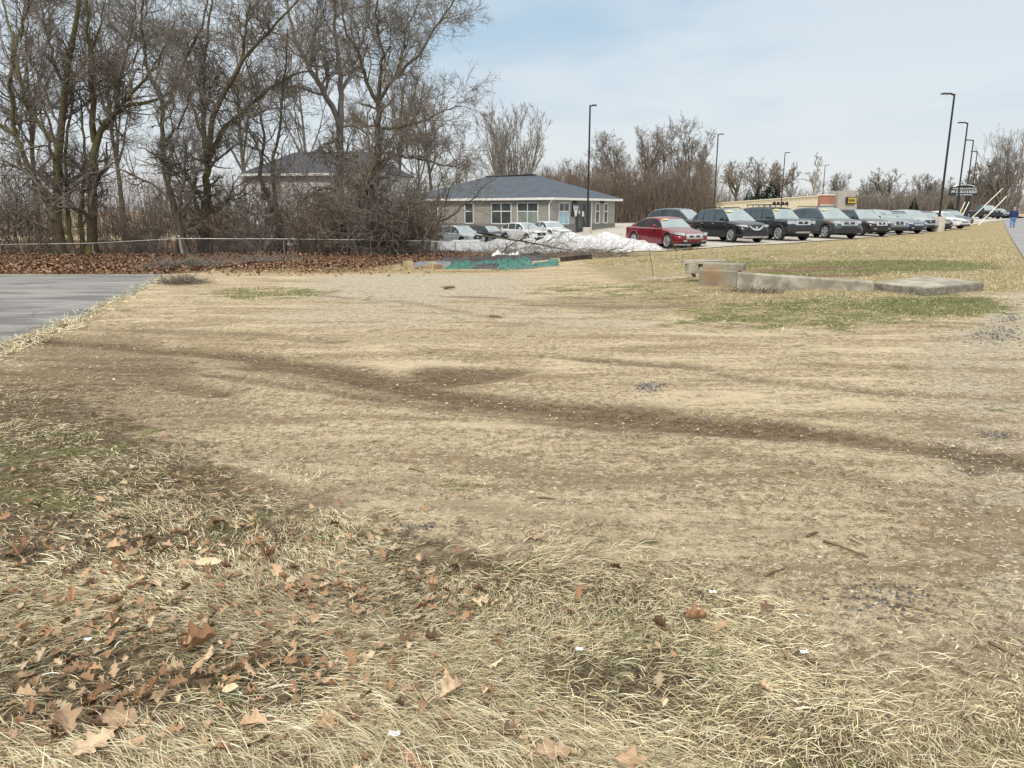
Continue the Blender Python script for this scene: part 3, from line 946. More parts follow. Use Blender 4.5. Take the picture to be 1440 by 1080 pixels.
# --- undergrowth: the far wood's thin stems and brush that read as one mass
def brush(name, label, boxes, h, tw, rmin, n1=3, cat='undergrowth'):
    Ps, Rs = [], []
    for (p0, p1, dep, cnt, hh) in boxes:
        t = rng.uniform(0, 1, cnt)
        x = p0[0] + (p1[0] - p0[0]) * t + rng.normal(size=cnt) * .5; y = p0[1] + (p1[1] - p0[1]) * t + rng.uniform(0, dep, cnt)
        k = 6; out = np.empty((cnt, k, 3)); out[:, 0] = np.stack([x, y, zf(x, y) - .1], 1)
        D = rng.normal(size=(cnt, 3)) * [.13, .13, 0] + [0, 0, 1]; L = hh * rng.uniform(.35, 1.1, cnt)
        for j in range(1, k):
            D = D + rng.normal(size=(cnt, 3)) * .07; D /= np.linalg.norm(D, axis=1, keepdims=True)
            out[:, j] = out[:, j - 1] + D * (L / (k - 1))[:, None]
        Ps.append(out); Rs.append(rng.uniform(1, 2.4, cnt)[:, None] * rmin * np.linspace(1, .5, k)[None])
    Ps = np.concatenate(Ps); Rs = np.concatenate(Rs)
    b1, r1 = grow(Ps, Rs, n1, (.15, 1), (36, 16), (.2, .5), False, 4, .14, .03, .6, rmin * .8)
    o = link(name, np_mesh(name, *merge([tubes(Ps, Rs, 4), tubes(b1, r1, 3)]), tw))
    return tag(o, label, cat, None, 'stuff')


W = lambda px, Y: (at(px, 300, Y).x, Y)
brush('wood_undergrowth', 'dense brown bare saplings and brush filling the woods behind the office', [(W(755, 100), W(1010, 98), 10, 2400, 7.0), (W(690, 112), W(860, 116), 14, 900, 7), (W(985, 122), W(1000, 140), 8, 300, 6.0)], 7, twig_red, .013, 6)
brush('left_undergrowth', 'dense brown leafless brush behind the chain link fence', [(W(-120, 50), W(330, 51), 7, 230, 3.4), (W(240, 47.5), W(600, 47.5), 5, 200, 2.4), (W(530, 50), W(600, 50), 5, 160, 4.2)], 4, twig_red, .010, 5)
brush('far_undergrowth', 'dark distant brush and low woods along the far side of the car lot', [(W(1190, 170), W(1330, 165), 15, 1300, 5.0), (W(1330, 165), W(1430, 175), 20, 1200, 6), (W(1425, 240), W(1500, 260), 20, 300, 6), (W(1000, 260), W(1200, 270), 15, 900, 8)], 6, twig_m, .03, 4)
brush('house_undergrowth', 'brown woods far behind the pale house', [(W(-150, 82), W(680, 95), 15, 2000, 7.0)], 6, twig_red, .014, 4)
# ------------------------------------------------------------------ cars
def paint(name, c, metal=.25, rough=.3, coat=.7):
    return M('paint_' + name, c, tuple(k * .88 for k in c), 1.2, rough, 0, metal=metal, coat=coat)


glass_m = M('car_glass', (.075, .095, .10), (.055, .07, .075), 1.0, .06, 0, metal=.35, spec=.8, coat=.6)
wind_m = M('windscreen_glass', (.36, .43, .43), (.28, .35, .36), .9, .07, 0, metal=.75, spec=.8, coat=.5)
tyre_m = M('tyre_rubber', (.022, .022, .024), (.035, .035, .036), 8, .85)
rim_m = M('rim_alloy', (.55, .56, .58), (.42, .43, .45), 5, .3, 0, metal=.8)
plast = M('black_plastic', (.018, .018, .020), (.028, .028, .030), 5, .6)
chrome = M('chrome', (.78, .78, .78), (.65, .65, .66), 3, .15, 0, metal=.9)
lens_m = M('headlight_lens', (.66, .68, .68), (.30, .31, .32), 14, .12, 0, metal=.35, coat=1)
red_lens = M('tail_lens', (.35, .02, .02), (.25, .015, .015), 8, .2, coat=1)
orange_lens = M('signal_lens', (.75, .32, .10), (.6, .24, .08), 8, .2, coat=1)
sticker_m = M('yellow_sticker', (.74, .66, .22), (.64, .56, .18), 9, .6)
sticker_w = M('white_sticker', (.8, .8, .76), (.7, .7, .68), 9, .6)


def car(name, label, cat, s, pos, heading, pm, group=None):
    L, Wd, H = s['L'], s['W'], s['H']; wr = s.get('wr', .33); gc = s.get('gc', .2)
    xf, xr = L / 2 - s.get('fo', .92), -L / 2 + s.get('ro', 1.0)
    root = thing(name, label, cat, pos, heading, group)
    xbw, xrr, xrf, xws = s['gh']; belt = s['belt']
    tx = np.array([p[0] for p in s['top']]); tz = np.array([p[1] for p in s['top']])

    def top(x):
        return np.mean([np.interp(np.clip(x + d, -L / 2, L / 2), tx, tz) for d in (-.09, -.045, 0, .045, .09)])

    def hw(x):
        e = L / 2 - abs(x)
        h = Wd / 2 * (1 - s.get('tap', .10) * max(0, 1 - e / .9) ** 2)
        rr = s.get('cr', .26)
        if e < rr:
            h -= rr - math.sqrt(max(0, rr * rr - (rr - e) ** 2))
        return h

    def rake(x, z):
        fe = min(1, max(0, (abs(x) - (L / 2 - .5)) / .5))
        return x - math.copysign(1, x) * fe * (s.get('rk', .30) * max(0, z - .55) + .12 * max(0, .38 - z))
    ra = wr + .055
    st = set(np.round(np.linspace(-L / 2, L / 2, 30), 4))
    for xw in (xf, xr):
        for a in np.linspace(0, math.pi, 13):
            st.add(round(xw + ra * math.cos(a), 4))
        st |= {round(xw - ra - .005, 4), round(xw + ra + .005, 4)}
    for e in (.012, .04, .09, .15, .22):
        st |= {round(L / 2 - e, 4), round(-L / 2 + e, 4)}
    doors = s.get('doors', [(xws - .35 - 1.05, xws - .35), (xws - .35 - 2.0, xws - .35 - 1.05)])
    for a, c in doors:
        st |= {round(a, 4), round(c, 4)}
    st = sorted(st)

    def zb(x):
        for xw in (xf, xr):
            d = abs(x - xw)
            if d <= ra + 1e-4:
                return wr + math.sqrt(max(0, ra * ra - d * d))
        e = L / 2 - abs(x)
        return gc + .10 * max(0, 1 - e / .7)
    rings = []
    for x in st:
        w_, z0, z1 = hw(x), zb(x), top(x)
        z0 = min(z0, z1 - .12); h = z1 - z0
        half = [(w_ * .80, z0), (w_ * .965, z0 + .015), (w_ * .985, z0 + .22 * h), (w_, z0 + .5 * h), (w_ * .985, z0 + .74 * h), (w_ * .955, z1 - .075), (w_ * .90, z1 - .02), (w_ * .78, z1 + .003), (w_ * .42, z1 + .022), (0, z1 + .028)]
        ring = half + [(-y, z) for y, z in half[-2::-1]]
        rings.append([Vector((rake(x, z), y, z)) for y, z in ring])
    n = len(rings[0]); parts = {}

    def put(key, quad):
        parts.setdefault(key, []).append(quad)
    clad = s.get('clad', 0)
    for i in range(len(st) - 1):
        xm = (st[i] + st[i + 1]) / 2
        for j in range(n):
            j2 = (j + 1) % n
            q = (rings[i][j], rings[i][j2], rings[i + 1][j2], rings[i + 1][j])
            jj = min(j, n - 2 - j) if j < n - 1 else -1
            key = 'body'
            if jj == -1: key = 'underbody'
            elif jj <= 0 or (clad and jj <= clad): key = 'cladding' if (clad or jj < 0) else 'body'
            if 1 + clad * (clad > 0) - (clad == 0) * 0 <= jj <= 4:
                for k, (a, c) in enumerate(doors):
                    if a < xm < c:
                        key = ('door', k, j < n / 2)
            put(key, q)
    for ring in (rings[0], rings[-1]):
        c = sum(ring, Vector()) / n
        for j in range(n):
            put('body', (ring[j], ring[(j + 1) % n], c, c))
    # greenhouse
    gst = set(np.round(np.linspace(xbw, xws, 26), 4)) | {round(xrr, 4), round(xrf, 4)}
    wins = s['wins']
    for a, c in wins: gst |= {round(a, 4), round(c, 4)}
    gst = sorted(gst)
    grs = []
    tum = s.get('tum', .30)
    for x in gst:
        bz = min(belt, top(x)) if s.get('flatbelt') else top(x) - .01
        if xrr <= x <= xrf:
            t = (x - xrr) / (xrf - xrr); z = H - .03 - .055 * (2 * t - 1) ** 2 - s.get('rd', 0) * (1 - t) ** 2
        elif x > xrf: z = bz + (H - .085 - bz) * ((xws - x) / (xws - xrf)) ** .93
        else: z = bz + (H - .085 - s.get('rd', 0) - bz) * ((x - xbw) / (xrr - xbw)) ** .85
        wb = hw(x) * .90 if True else 0
        z1 = bz + (z - bz) * .86; y1 = wb - tum * (z1 - bz); cut = min(.10, .2 * (z - bz) + .02)
        y2 = y1 - cut
        half = [(wb, bz - .04), (y1, z1), (y1 - cut * .35, z1 + (z - z1) * .65), (y2, z), (y2 * .5, z + .022), (0, z + .03)]
        ring = half + [(-y, zz) for y, zz in half[-2::-1]]
        grs.append([Vector((x, y, zz)) for y, zz in ring])
    n = len(grs[0])
    for i in range(len(gst) - 1):
        xm = (gst[i] + gst[i + 1]) / 2
        for j in range(n - 1):
            jj = min(j, n - 2 - j)
            q = (grs[i][j], grs[i][j + 1], grs[i + 1][j + 1], grs[i + 1][j])
            key = 'body'
            if jj == 0:
                for k, (a, c) in enumerate(wins):
                    if a < xm < c: key = ('side_window', k, j < n / 2)
            elif jj >= 3:
                if xm > xrf + .06: key = 'windscreen'
                elif xm < xrr - .05: key = 'rear_window'
            put(key, q)
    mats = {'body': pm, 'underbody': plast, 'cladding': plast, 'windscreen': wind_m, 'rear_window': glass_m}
    for key, quads in parts.items():
        idx = {}; vs_, fs = [], []
        for q in quads:
            f = []
            for v in q:
                kk = (round(v.x, 4), round(v.y, 4), round(v.z, 4))
                if kk not in idx: idx[kk] = len(vs_); vs_.append(v)
                if idx[kk] not in f: f.append(idx[kk])
            if len(f) > 2: fs.append(f)
        g = G(); g.add(vs_, fs)
        nm = key if isinstance(key, str) else key[0]
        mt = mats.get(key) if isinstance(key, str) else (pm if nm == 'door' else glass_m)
        o = g.build(nm, mt, root, True)
        if nm == 'door':
            a, c = doors[key[1]]; sg = 1 if key[2] else -1
            xh = a + .16; w_ = hw(xh); zt = top(xh)
            G().bar((xh - .08, sg * (w_ * .985 + .018), zt - .17), (xh + .10, sg * (w_ * .985 + .018), zt - .17), .03, .03).build('handle', s.get('handle', pm), o, bevel=.008)
    # inner box so that nothing shows through between the wheels
    G().box((0, 0, .41), (L - .7, Wd - .62, .36)).build('underbody', plast, root)
    # outline of the nose / tail seen from above
    def outline(sgn):
        pts = [(L / 2, y) for y in np.linspace(0, hw(L / 2 - .0), 8)]
        for e in np.linspace(.004, 1.1, 60): pts.append((L / 2 - e, hw(L / 2 - e)))
        return [Vector((sgn * x, y, 0)) for x, y in pts]

    def strip(nm, sgn, s0, s1, z0, z1, mat, off=.014, parent=root, n=12, thick=.05, sm=True):
        pts = outline(sgn); cum = [0]
        for a, c in zip(pts[:-1], pts[1:]): cum.append(cum[-1] + (c - a).length)
        X_ = [p.x for p in pts]; Y_ = [p.y for p in pts]
        rows = [[], [], [], []]
        for t in np.linspace(0, 1, n):
            sv = s0 + (s1 - s0) * t; side = 1 if sv >= 0 else -1; a = abs(sv)
            x, y = np.interp(a, cum, X_), np.interp(a, cum, Y_)
            x2, y2 = np.interp(a + .02, cum, X_), np.interp(a + .02, cum, Y_)
            tn = Vector((x2 - x, y2 - y, 0)); nn = Vector((tn.y, -tn.x, 0)) * (1 if sgn > 0 else 1)
            if nn.x * sgn + nn.y * .5 < 0: nn = -nn
            nn.normalize()
            za = z0(t) if callable(z0) else z0; zc_ = z1(t) if callable(z1) else z1
            for k, (z, of) in enumerate(((za, -thick), (za, off), (zc_, off), (zc_, -thick))):
                q = Vector((x, y, 0)) + nn * of
                rows[k].append(Vector((rake(q.x, z), q.y * side, z)))
        g = G(); g.grid(rows)
        for e in (0, -1): g.add([r[e] for r in rows], [(0, 1, 2, 3)])
        return g.build(nm, mat, parent, False)
    hb = s['nose']          # nose description
    wn = hw(L / 2)
    for sg in (1, -1):
        h0, h1 = hb['head']; a, c = hb['hs']
        strip('headlight', 1, sg * a, sg * c, lambda t: h0 + hb.get('slant', .0) * t, lambda t: h1 + hb.get('slant', 0) * .35 * t, hb.get('lens', lens_m), .02)
        if hb.get('signal'): strip('turn_signal', 1, sg * (c + .01), sg * (c + .16), h0 + .05, h1 - .01, orange_lens, .016)
        strip('tail_light', -1, sg * (wn * .62), sg * (wn + .45), .74, .98 if s['belt'] > .95 else .92, red_lens, .016)
        if hb.get('fog'):
            strip('fog_light', 1, sg * (wn * .72), sg * (wn * 1.05), hb['fog'], hb['fog'] + .06, hb.get('fogm', lens_m), .018)
    g0, g1, gw = hb['grille']
    gr = strip('grille', 1, -gw, gw, g0, g1, hb.get('gmat', plast), .022)
    if hb.get('bars'):
        for k in range(hb['bars']):
            zz = g0 + (g1 - g0) * (k + .7) / (hb['bars'] + .4)
            strip('grille_bar', 1, -gw * .97, gw * .97, zz - .014, zz + .014, chrome, .03, gr)
    if hb.get('vee'):        # chrome V across a dark grille
        for sg in (1, -1):
            strip('grille_bar', 1, sg * .10, sg * (gw * .95), lambda t: g0 + .01 + (g1 - g0 - .08) * t ** 1.5, lambda t: g0 + .09 + (g1 - g0 - .08) * t ** 1.5, chrome, .032, gr)
        strip('grille_bar', 1, -.12, .12, g0 + .01, g0 + .08, chrome, .032, gr)
    if hb.get('surround'):
        strip('grille_bar', 1, -gw * 1.03, gw * 1.03, g0 - .03, g0 + .012, chrome, .03, gr); strip('grille_bar', 1, -gw * 1.03, gw * 1.03, g1 - .012, g1 + .028, chrome, .03, gr)
    if hb.get('gmat'):
        for sa, sb_ in ((-.62, -.22), (-.18, .18), (.22, .62)):
            strip('grille_opening', 1, sa * gw, sb_ * gw, g0 + .05, g1 - .05, plast, .034, gr, 6)
    zz = (g0 + g1) / 2
    ge = G(); ge.lathe([(.0, .012), (.055, .010), (.065, 0), (.06, -.03)], (0, 0, 0), 'X', 14)
    eo = ge.build('emblem', chrome, gr, True); eo.location = (rake(L / 2, zz) + .04, 0, zz)
    i0, i1, iw = hb['intake']
    strip('air_intake', 1, -iw, iw, i0, i1, plast, .018)
    if hb.get('skid'): strip('skid_plate', 1, -iw * 1.05, iw * 1.05, i0 - .10, i0 - .01, rim_m, .022)
    if hb.get('bumper'): strip('bumper', 1, -(wn + .42), wn + .42, hb['bumper'][0], hb['bumper'][1], hb.get('bmat', plast), .03, n=24)
    # wheels
    tw = s.get('tw', .22)
    for xw in (xf, xr):
        for sg in (1, -1):
            yo = sg * (Wd / 2 - .03)
            wh = G().lathe([(wr * .62, -.5 * tw), (wr * .93, -.5 * tw), (wr, -.38 * tw), (wr * 1.0, .38 * tw), (wr * .93, .5 * tw), (wr * .70, .5 * tw), (wr * .66, .42 * tw)], (0, 0, 0), 'Y', 28).build('wheel', tyre_m, root, True)
            wh.location = (xw, yo - sg * tw / 2, wr)
            rg = G(); o_ = sg * tw * .40
            rg.lathe([(wr * .70, o_ + sg * .02), (wr * .66, o_ + sg * .035), (wr * .58, o_ + sg * .01), (wr * .56, o_ - sg * .09)], (0, 0, 0), 'Y', 28)
            rg.lathe([(.001, o_ + sg * .012), (wr * .17, o_ + sg * .012), (wr * .2, o_ - sg * .02)], (0, 0, 0), 'Y', 12)
            ns = s.get('spokes', 5)
            for k in range(ns):
                a = 2 * math.pi * k / ns + .3
                rg.bar((wr * .1 * math.cos(a), o_ - sg * .01, wr * .1 * math.sin(a)), (wr * .62 * math.cos(a), o_ + sg * .006, wr * .62 * math.sin(a)), wr * (.26 if ns < 8 else .13), .03, up=(0, 1, 0))
            rg.build('rim', rim_m, wh)
            G().lathe([(.001, o_ - sg * .07), (wr * .6, o_ - sg * .07)], (0, 0, 0), 'Y', 20).build('brake_disc', plast, wh)
            if s.get('flare'):
                fl = G(); rows = [[], [], []]
                for a in np.linspace(-.15, math.pi + .15, 18):
                    ca, sa = math.cos(a), math.sin(a)
                    for k, (r_, y_) in enumerate(((ra - .02, .05), (ra + .03, .055), (ra + .10, -.01))):
                        rows[k].append((xw + r_ * ca, sg * (hw(xw) * .985 + y_ - .012), wr + r_ * sa))
                fl.grid(rows).build('wheel_flare', plast, root, True)
    # mirrors
    for sg in (1, -1):
        xm_ = xws - .42; ym = hw(xm_) * .93
        mr = G().box((0, 0, 0), (.13, .22, .15), taper=.75).build('mirror', s.get('mirror', pm), root, True, bevel=.03)
        mr.location = (xm_, sg * (ym + .13), belt + .08)
        G().bar((0, -sg * .14, -.05), (0, -sg * .02, -.03), .05, .04).build('mirror_arm', plast, mr)
    if s.get('rails'):
        for sg in (1, -1):
            y_ = sg * (hw(0) * .90 - tum * (H - belt) * .86 - .09)
            g = G().tube([(xrr + .15, y_, H - .06), (xrr + .3, y_, H + .02), (xrf - .35, y_, H + .03), (xrf - .15, y_, H - .04)], .022, 6)
            g.build('roof_rail', plast if s['rails'] == 1 else rim_m, root)
    if s.get('rack'):
        g = G(); yw = hw(0) * .62
        for yy in (-yw, 0, yw): g.tube([(xrr + .2, yy, H + .10), (xrf - .1, yy, H + .10)], .025, 6)
        for k in range(5):
            x_ = xrr + .25 + (xrf - xrr - .4) * k / 4
            g.tube([(x_, -yw, H + .10), (x_, yw, H + .10)], .02, 6)
            for yy in (-yw, yw): g.bar((x_, yy, H - .02), (x_, yy, H + .10), .03)
        rk_ = g.build('roof_rack', plast, root)
        for yy in (-.42, -.15, .15, .42):
            G().lathe([(.001, .05), (.085, .045), (.10, 0), (.07, -.06), (.001, -.07)], (xrf - .05, yy, H + .17), 'X', 14).build('roof_lamp', plast, rk_, True)
    # wipers and price sticker
    if s.get('sticker'):
        t0, t1 = .72, .86
        pts = []
        for t, yy in ((t0, .55), (t0, .26), (t1, .24), (t1, .51)):
            x_ = xws + (xrf - xws) * t; bz = top(x_) - .01
            z_ = bz + (H - .085 - bz) * t ** .93
            pts.append(Vector((x_ + .03, -yy * s.get('ss', 1), z_ + .035)))
        nn = Vector((.5, 0, .85)) * .012
        g = G().add([p for p in pts] + [p - nn for p in pts], [(0, 1, 2, 3), (7, 6, 5, 4), (0, 4, 5, 1), (1, 5, 6, 2), (2, 6, 7, 3), (3, 7, 4, 0)])
        g.build('price_sticker', sticker_m if s['sticker'] == 1 else sticker_w, root)
    return root


def sedan(L=4.8, W=1.83, H=1.46, **k):
    h = L / 2
    d = dict(L=L, W=W, H=H, wr=.335, gc=.19, belt=.93, top=[(-h, .70), (-h + .06, .93), (-h + .55, 1.0), (-.9, .96), (h - 1.45, .95), (h - .6, .80), (h - .15, .70), (h, .60)],
             gh=(-h + .55, -.75, .45, h - 1.42), wins=[(-1.30, -.30), (-.22, .90)], rd=.02, nose=dict(head=(.62, .74), hs=(.50, 1.25), slant=.10, grille=(.50, .66, .42), bars=3, intake=(.24, .36, .62), fog=.36))
    d.update(k); return d


def suv(L=4.65, W=1.84, H=1.70, **k):
    h = L / 2
    d = dict(L=L, W=W, H=H, wr=.355, gc=.23, belt=1.07, top=[(-h, .75), (-h + .05, 1.02), (-h + .2, 1.10), (0, 1.07), (h - 1.2, 1.06), (h - .5, .96), (h - .1, .86), (h, .74)], ro=.95,
             gh=(-h + .10, -h + .75, .35, h - 1.15), wins=[(-h + .45, -1.15), (-1.06, -.16), (-.08, .88)], rd=.05, tum=.26, clad=1,
             nose=dict(head=(.74, .86), hs=(.48, 1.15), slant=.09, grille=(.62, .84, .42), intake=(.32, .48, .70), fog=.42))
    d.update(k); return d


def boxy(L=4.55, W=1.86, H=1.78, **k):
    h = L / 2
    d = dict(L=L, W=W, H=H, wr=.39, gc=.30, belt=1.13, top=[(-h, .80), (-h + .04, 1.10), (0, 1.13), (h - 1.3, 1.13), (h - .35, 1.09), (h - .06, 1.0), (h, .86)], ro=.98, fo=.86, cr=.18, rk=.12, tap=.05,
             gh=(-h + .05, -h + .35, .42, h - 1.25), wins=[(-h + .35, -1.15), (-1.05, -.15), (-.05, .85)], rd=.0, tum=.20, clad=1,
             nose=dict(head=(.84, 1.0), hs=(.50, .95), grille=(.80, 1.02, .46), intake=(.48, .60, .55), fog=0))
    d.update(k); return d


p_red = paint('red', (.19, .006, .014), .25, .3, .6)
p_black = paint('black_green', (.006, .008, .008), .0, .25, .15)
p_blue4 = paint('dark_slate', (.012, .020, .027), .1, .28, .25)
p_dgreen = paint('grey_green', (.065, .085, .092), .3, .3, .4)
p_maroon = paint('dark_maroon', (.022, .009, .010), .1, .28, .3)
p_sage = paint('sage_grey', (.16, .20, .18), .4)
p_navy = paint('navy', (.014, .024, .085), .35)
p_silver = paint('silver', (.42, .45, .47), .6)
p_white = paint('white', (.74, .75, .76), .0)
p_grey = paint('charcoal', (.025, .028, .032), .2, .3, .3)
p_slate = paint('blue_grey', (.06, .085, .10), .3, .3, .4)

GP = 'used cars parked in a row along the grass verge'
HD = R(-90)          # nose towards -Y


def put_car(name, label, cat, s, px, Y, pm, dh=0.0, group=GP):
    q = at(px, 300, Y)
    return car(name, label, cat, s, (q.x, q.y, zg(q.x, q.y) + .03), HD + R(dh), pm, group)


put_car('parked_car', 'red sedan at the near end of the row, beside the snow', 'car', sedan(sticker=1, ss=1, spokes=7, nose=dict(head=(.60, .73), hs=(.52, 1.35), slant=.12, grille=(.48, .66, .46), bars=4, gmat=rim_m, surround=1, intake=(.22, .33, .66), fog=.34)), 936, 37.4, p_red, 23)
put_car('parked_car', 'black crossover with a chrome V grille, right of the red sedan', 'car', suv(sticker=1, rails=1, spokes=10, handle=chrome, nose=dict(head=(.76, .87), hs=(.50, 1.2), slant=.08, grille=(.60, .86, .44), vee=1, intake=(.34, .52, .74), skid=1, fog=0)), 1025, 40.2, p_black, 21)
put_car('parked_car', 'dark four wheel drive truck with roof rack and black flares', 'car', boxy(rack=1, flare=1, sticker=1, spokes=6, mirror=plast, nose=dict(head=(.88, 1.04), hs=(.50, .98), grille=(.82, 1.05, .48), gmat=chrome, bumper=(.54, .76), skid=1, intake=(.50, .53, .45), fog=0)), 1090, 42.6, p_blue4, 21)
put_car('parked_car', 'grey-green large crossover with silver grille and orange signals', 'car', suv(L=5.0, W=1.98, H=1.79, wr=.38, rails=1, sticker=1, signal=1, spokes=5, clad=1, nose=dict(head=(.84, .99), hs=(.56, 1.12), slant=.03, signal=1, grille=(.74, .98, .56), gmat=rim_m, bars=3, bumper=(.32, .58), intake=(.60, .68, .50), fog=0), belt=1.12, top=[(-2.5, .8), (-2.45, 1.06), (-2.3, 1.14), (0, 1.12), (1.3, 1.12), (2.05, 1.04), (2.42, .97), (2.5, .82)], gh=(-2.4, -1.75, .45, 1.35), wins=[(-2.05, -1.2), (-1.1, -.15), (-.07, 1.05)]), 1157, 46.0, p_dgreen, 15)
put_car('parked_car', 'dark maroon crossover with bright headlights', 'car', suv(H=1.68, nose=dict(head=(.78, .92), hs=(.42, 1.1), slant=.05, grille=(.66, .90, .38), gmat=chrome, intake=(.34, .50, .7), fog=.44, fogm=chrome)), 1207, 50.0, p_maroon, 14)
put_car('parked_car', 'sage grey crossover mostly hidden behind the maroon one', 'car', suv(H=1.66, nose=dict(head=(.76, .90), hs=(.50, 1.1), grille=(.60, .90, .46), gmat=rim_m, bars=3, intake=(.30, .48, .74), fog=0)), 1233, 53.5, p_sage, 14)
put_car('parked_car', 'navy blue sedan with a pale reflecting windscreen', 'car', sedan(H=1.47), 1258, 56, p_navy, 16)
put_car('parked_car', 'silver sedan with light roof between the navy and white cars', 'car', suv(L=4.7, H=1.62, clad=0), 1278, 60, p_silver, 14)
put_car('parked_car', 'charcoal car just left of the concrete lamp base', 'car', sedan(H=1.48), 1299, 63, p_grey, 14)
put_car('parked_car', 'white sedan partly hidden behind the concrete lamp base', 'car', sedan(H=1.45, spokes=5), 1321, 66, p_white, 26)
put_car('parked_car', 'dark sedan at the far end of the row, behind the white one', 'car', sedan(H=1.5), 1333, 73, p_grey, 14)
put_car('parked_van', 'long blue-grey van standing behind the red sedan', 'van', suv(L=4.9, H=1.74), 957, 50, p_slate, 38, None)
pk = boxy(L=5.2, W=1.98, H=1.85, gh=(-.55, -.25, .75, 1.35), wins=[(-.45, .05), (.12, 1.0)], doors=[(.1, 1.0)], top=[(-2.6, .95), (-2.55, 1.08), (-.6, 1.10), (0, 1.13), (1.3, 1.13), (2.25, 1.09), (2.54, 1.0), (2.6, .86)])
put_car('pickup_truck', 'dark pickup truck facing the road beyond the leaning guards', 'pickup', pk, 1383, 104, p_grey, 4, None)
put_car('parked_car', 'small grey car just right of the dark pickup', 'car', sedan(H=1.42), 1401, 112, p_slate, 8, None)
GS = 'cars parked by the office behind the snow'
put_car('parked_car', 'silver crossover with dark windows at the left end, behind the snow bank', 'car', suv(H=1.66, L=4.6), 646, 61, p_silver, 42, GS)
put_car('parked_car', 'dark charcoal car between the silver and white cars', 'car', suv(H=1.62, L=4.5), 684, 64.5, p_grey, 46, GS)
put_car('parked_car', 'white crossover in front of the paired office windows', 'car', suv(H=1.62, L=4.7, clad=0), 737, 62.5, p_white, 36, GS)
put_car('parked_car', 'second white car nearest the office door, behind the snow heap', 'car', sedan(H=1.45), 772, 64.5, p_white, 30, GS)
# ------------------------------------------------------------------ buildings
siding = M_brick('grey_siding', (.36, .345, .31), (.32, .305, .275), (.22, .21, .19), .9, .19, .012, .8, .5)
siding_w = M_brick('pale_siding', (.78, .77, .75), (.73, .72, .70), (.46, .45, .43), 3.0, .16, .010, .8, .4)
stonebase = M_brick('stone_base', (.23, .22, .20), (.18, .17, .16), (.13, .125, .12), .4, .2, .012, .9, .5)
shingle = M_brick('blue_shingle', (.070, .090, .115), (.105, .130, .160), (.045, .058, .075), .35, .14, .012, .9, .5)
shingle_d = M_brick('dark_shingle', (.060, .064, .075), (.085, .090, .10), (.04, .042, .05), .35, .14, .012, .9, .5)
trim = M('white_trim', (.78, .78, .76), (.70, .70, .69), 2, .5)
pane = M('window_glass', (.030, .038, .042), (.05, .062, .066), .8, .06, 0, spec=.7)
pane_b = M('window_blind', (.26, .30, .26), (.19, .22, .20), 1.5, .3)
pane_l = M('window_poster_blue', (.22, .42, .58), (.45, .60, .68), 3, .3)
doorm = M('dark_door', (.018, .022, .028), (.03, .034, .04), 2, .4)
metal_k = M('dark_metal', (.018, .016, .015), (.03, .027, .025), 3, .45, 0, metal=.2)


def wall_window(parent, x0, x1, z0, z1, y, cols, rows, ny=-1, panes=None, fr=.075):
    """window on a wall whose outside faces local -y (ny=-1) ; frame proud of wall"""
    f = G(); d = .06
    f.bar((x0, y + ny * d / 2, z0), (x0, y + ny * d / 2, z1), fr, d, up=(0, 1, 0)); f.bar((x1, y + ny * d / 2, z0), (x1, y + ny * d / 2, z1), fr, d, up=(0, 1, 0))
    xs_ = [x0 + (x1 - x0) * i / cols for i in range(cols + 1)]; zs_ = [z0, z0 + (z1 - z0) * .60, z1] if rows == 2 else [z0, z1]
    g = f.build('window', trim, parent)
    for i in range(1, cols): G().bar((xs_[i], y + ny * d / 2, z0 + fr / 2), (xs_[i], y + ny * d / 2, z1 - fr / 2), fr * .8, d * .9, up=(0, 1, 0)).build('mullion', trim, g)
    fh = G()
    for k, z in enumerate(zs_):
        fh.bar((x0 + fr / 2, y + ny * d * .48, z), (x1 - fr / 2, y + ny * d * .48, z), d * .9, fr)
    fh.build('frame', trim, g)
    for r in range(len(zs_) - 1):
        pm_ = (panes or [pane, pane])[min(r, 1)] if not callable(panes) else panes(r)
        G().box(((x0 + x1) / 2, y + ny * .012, (zs_[r] + zs_[r + 1]) / 2), (x1 - x0 - fr, .02, zs_[r + 1] - zs_[r] - fr)).build('pane', pm_, g)
    return g


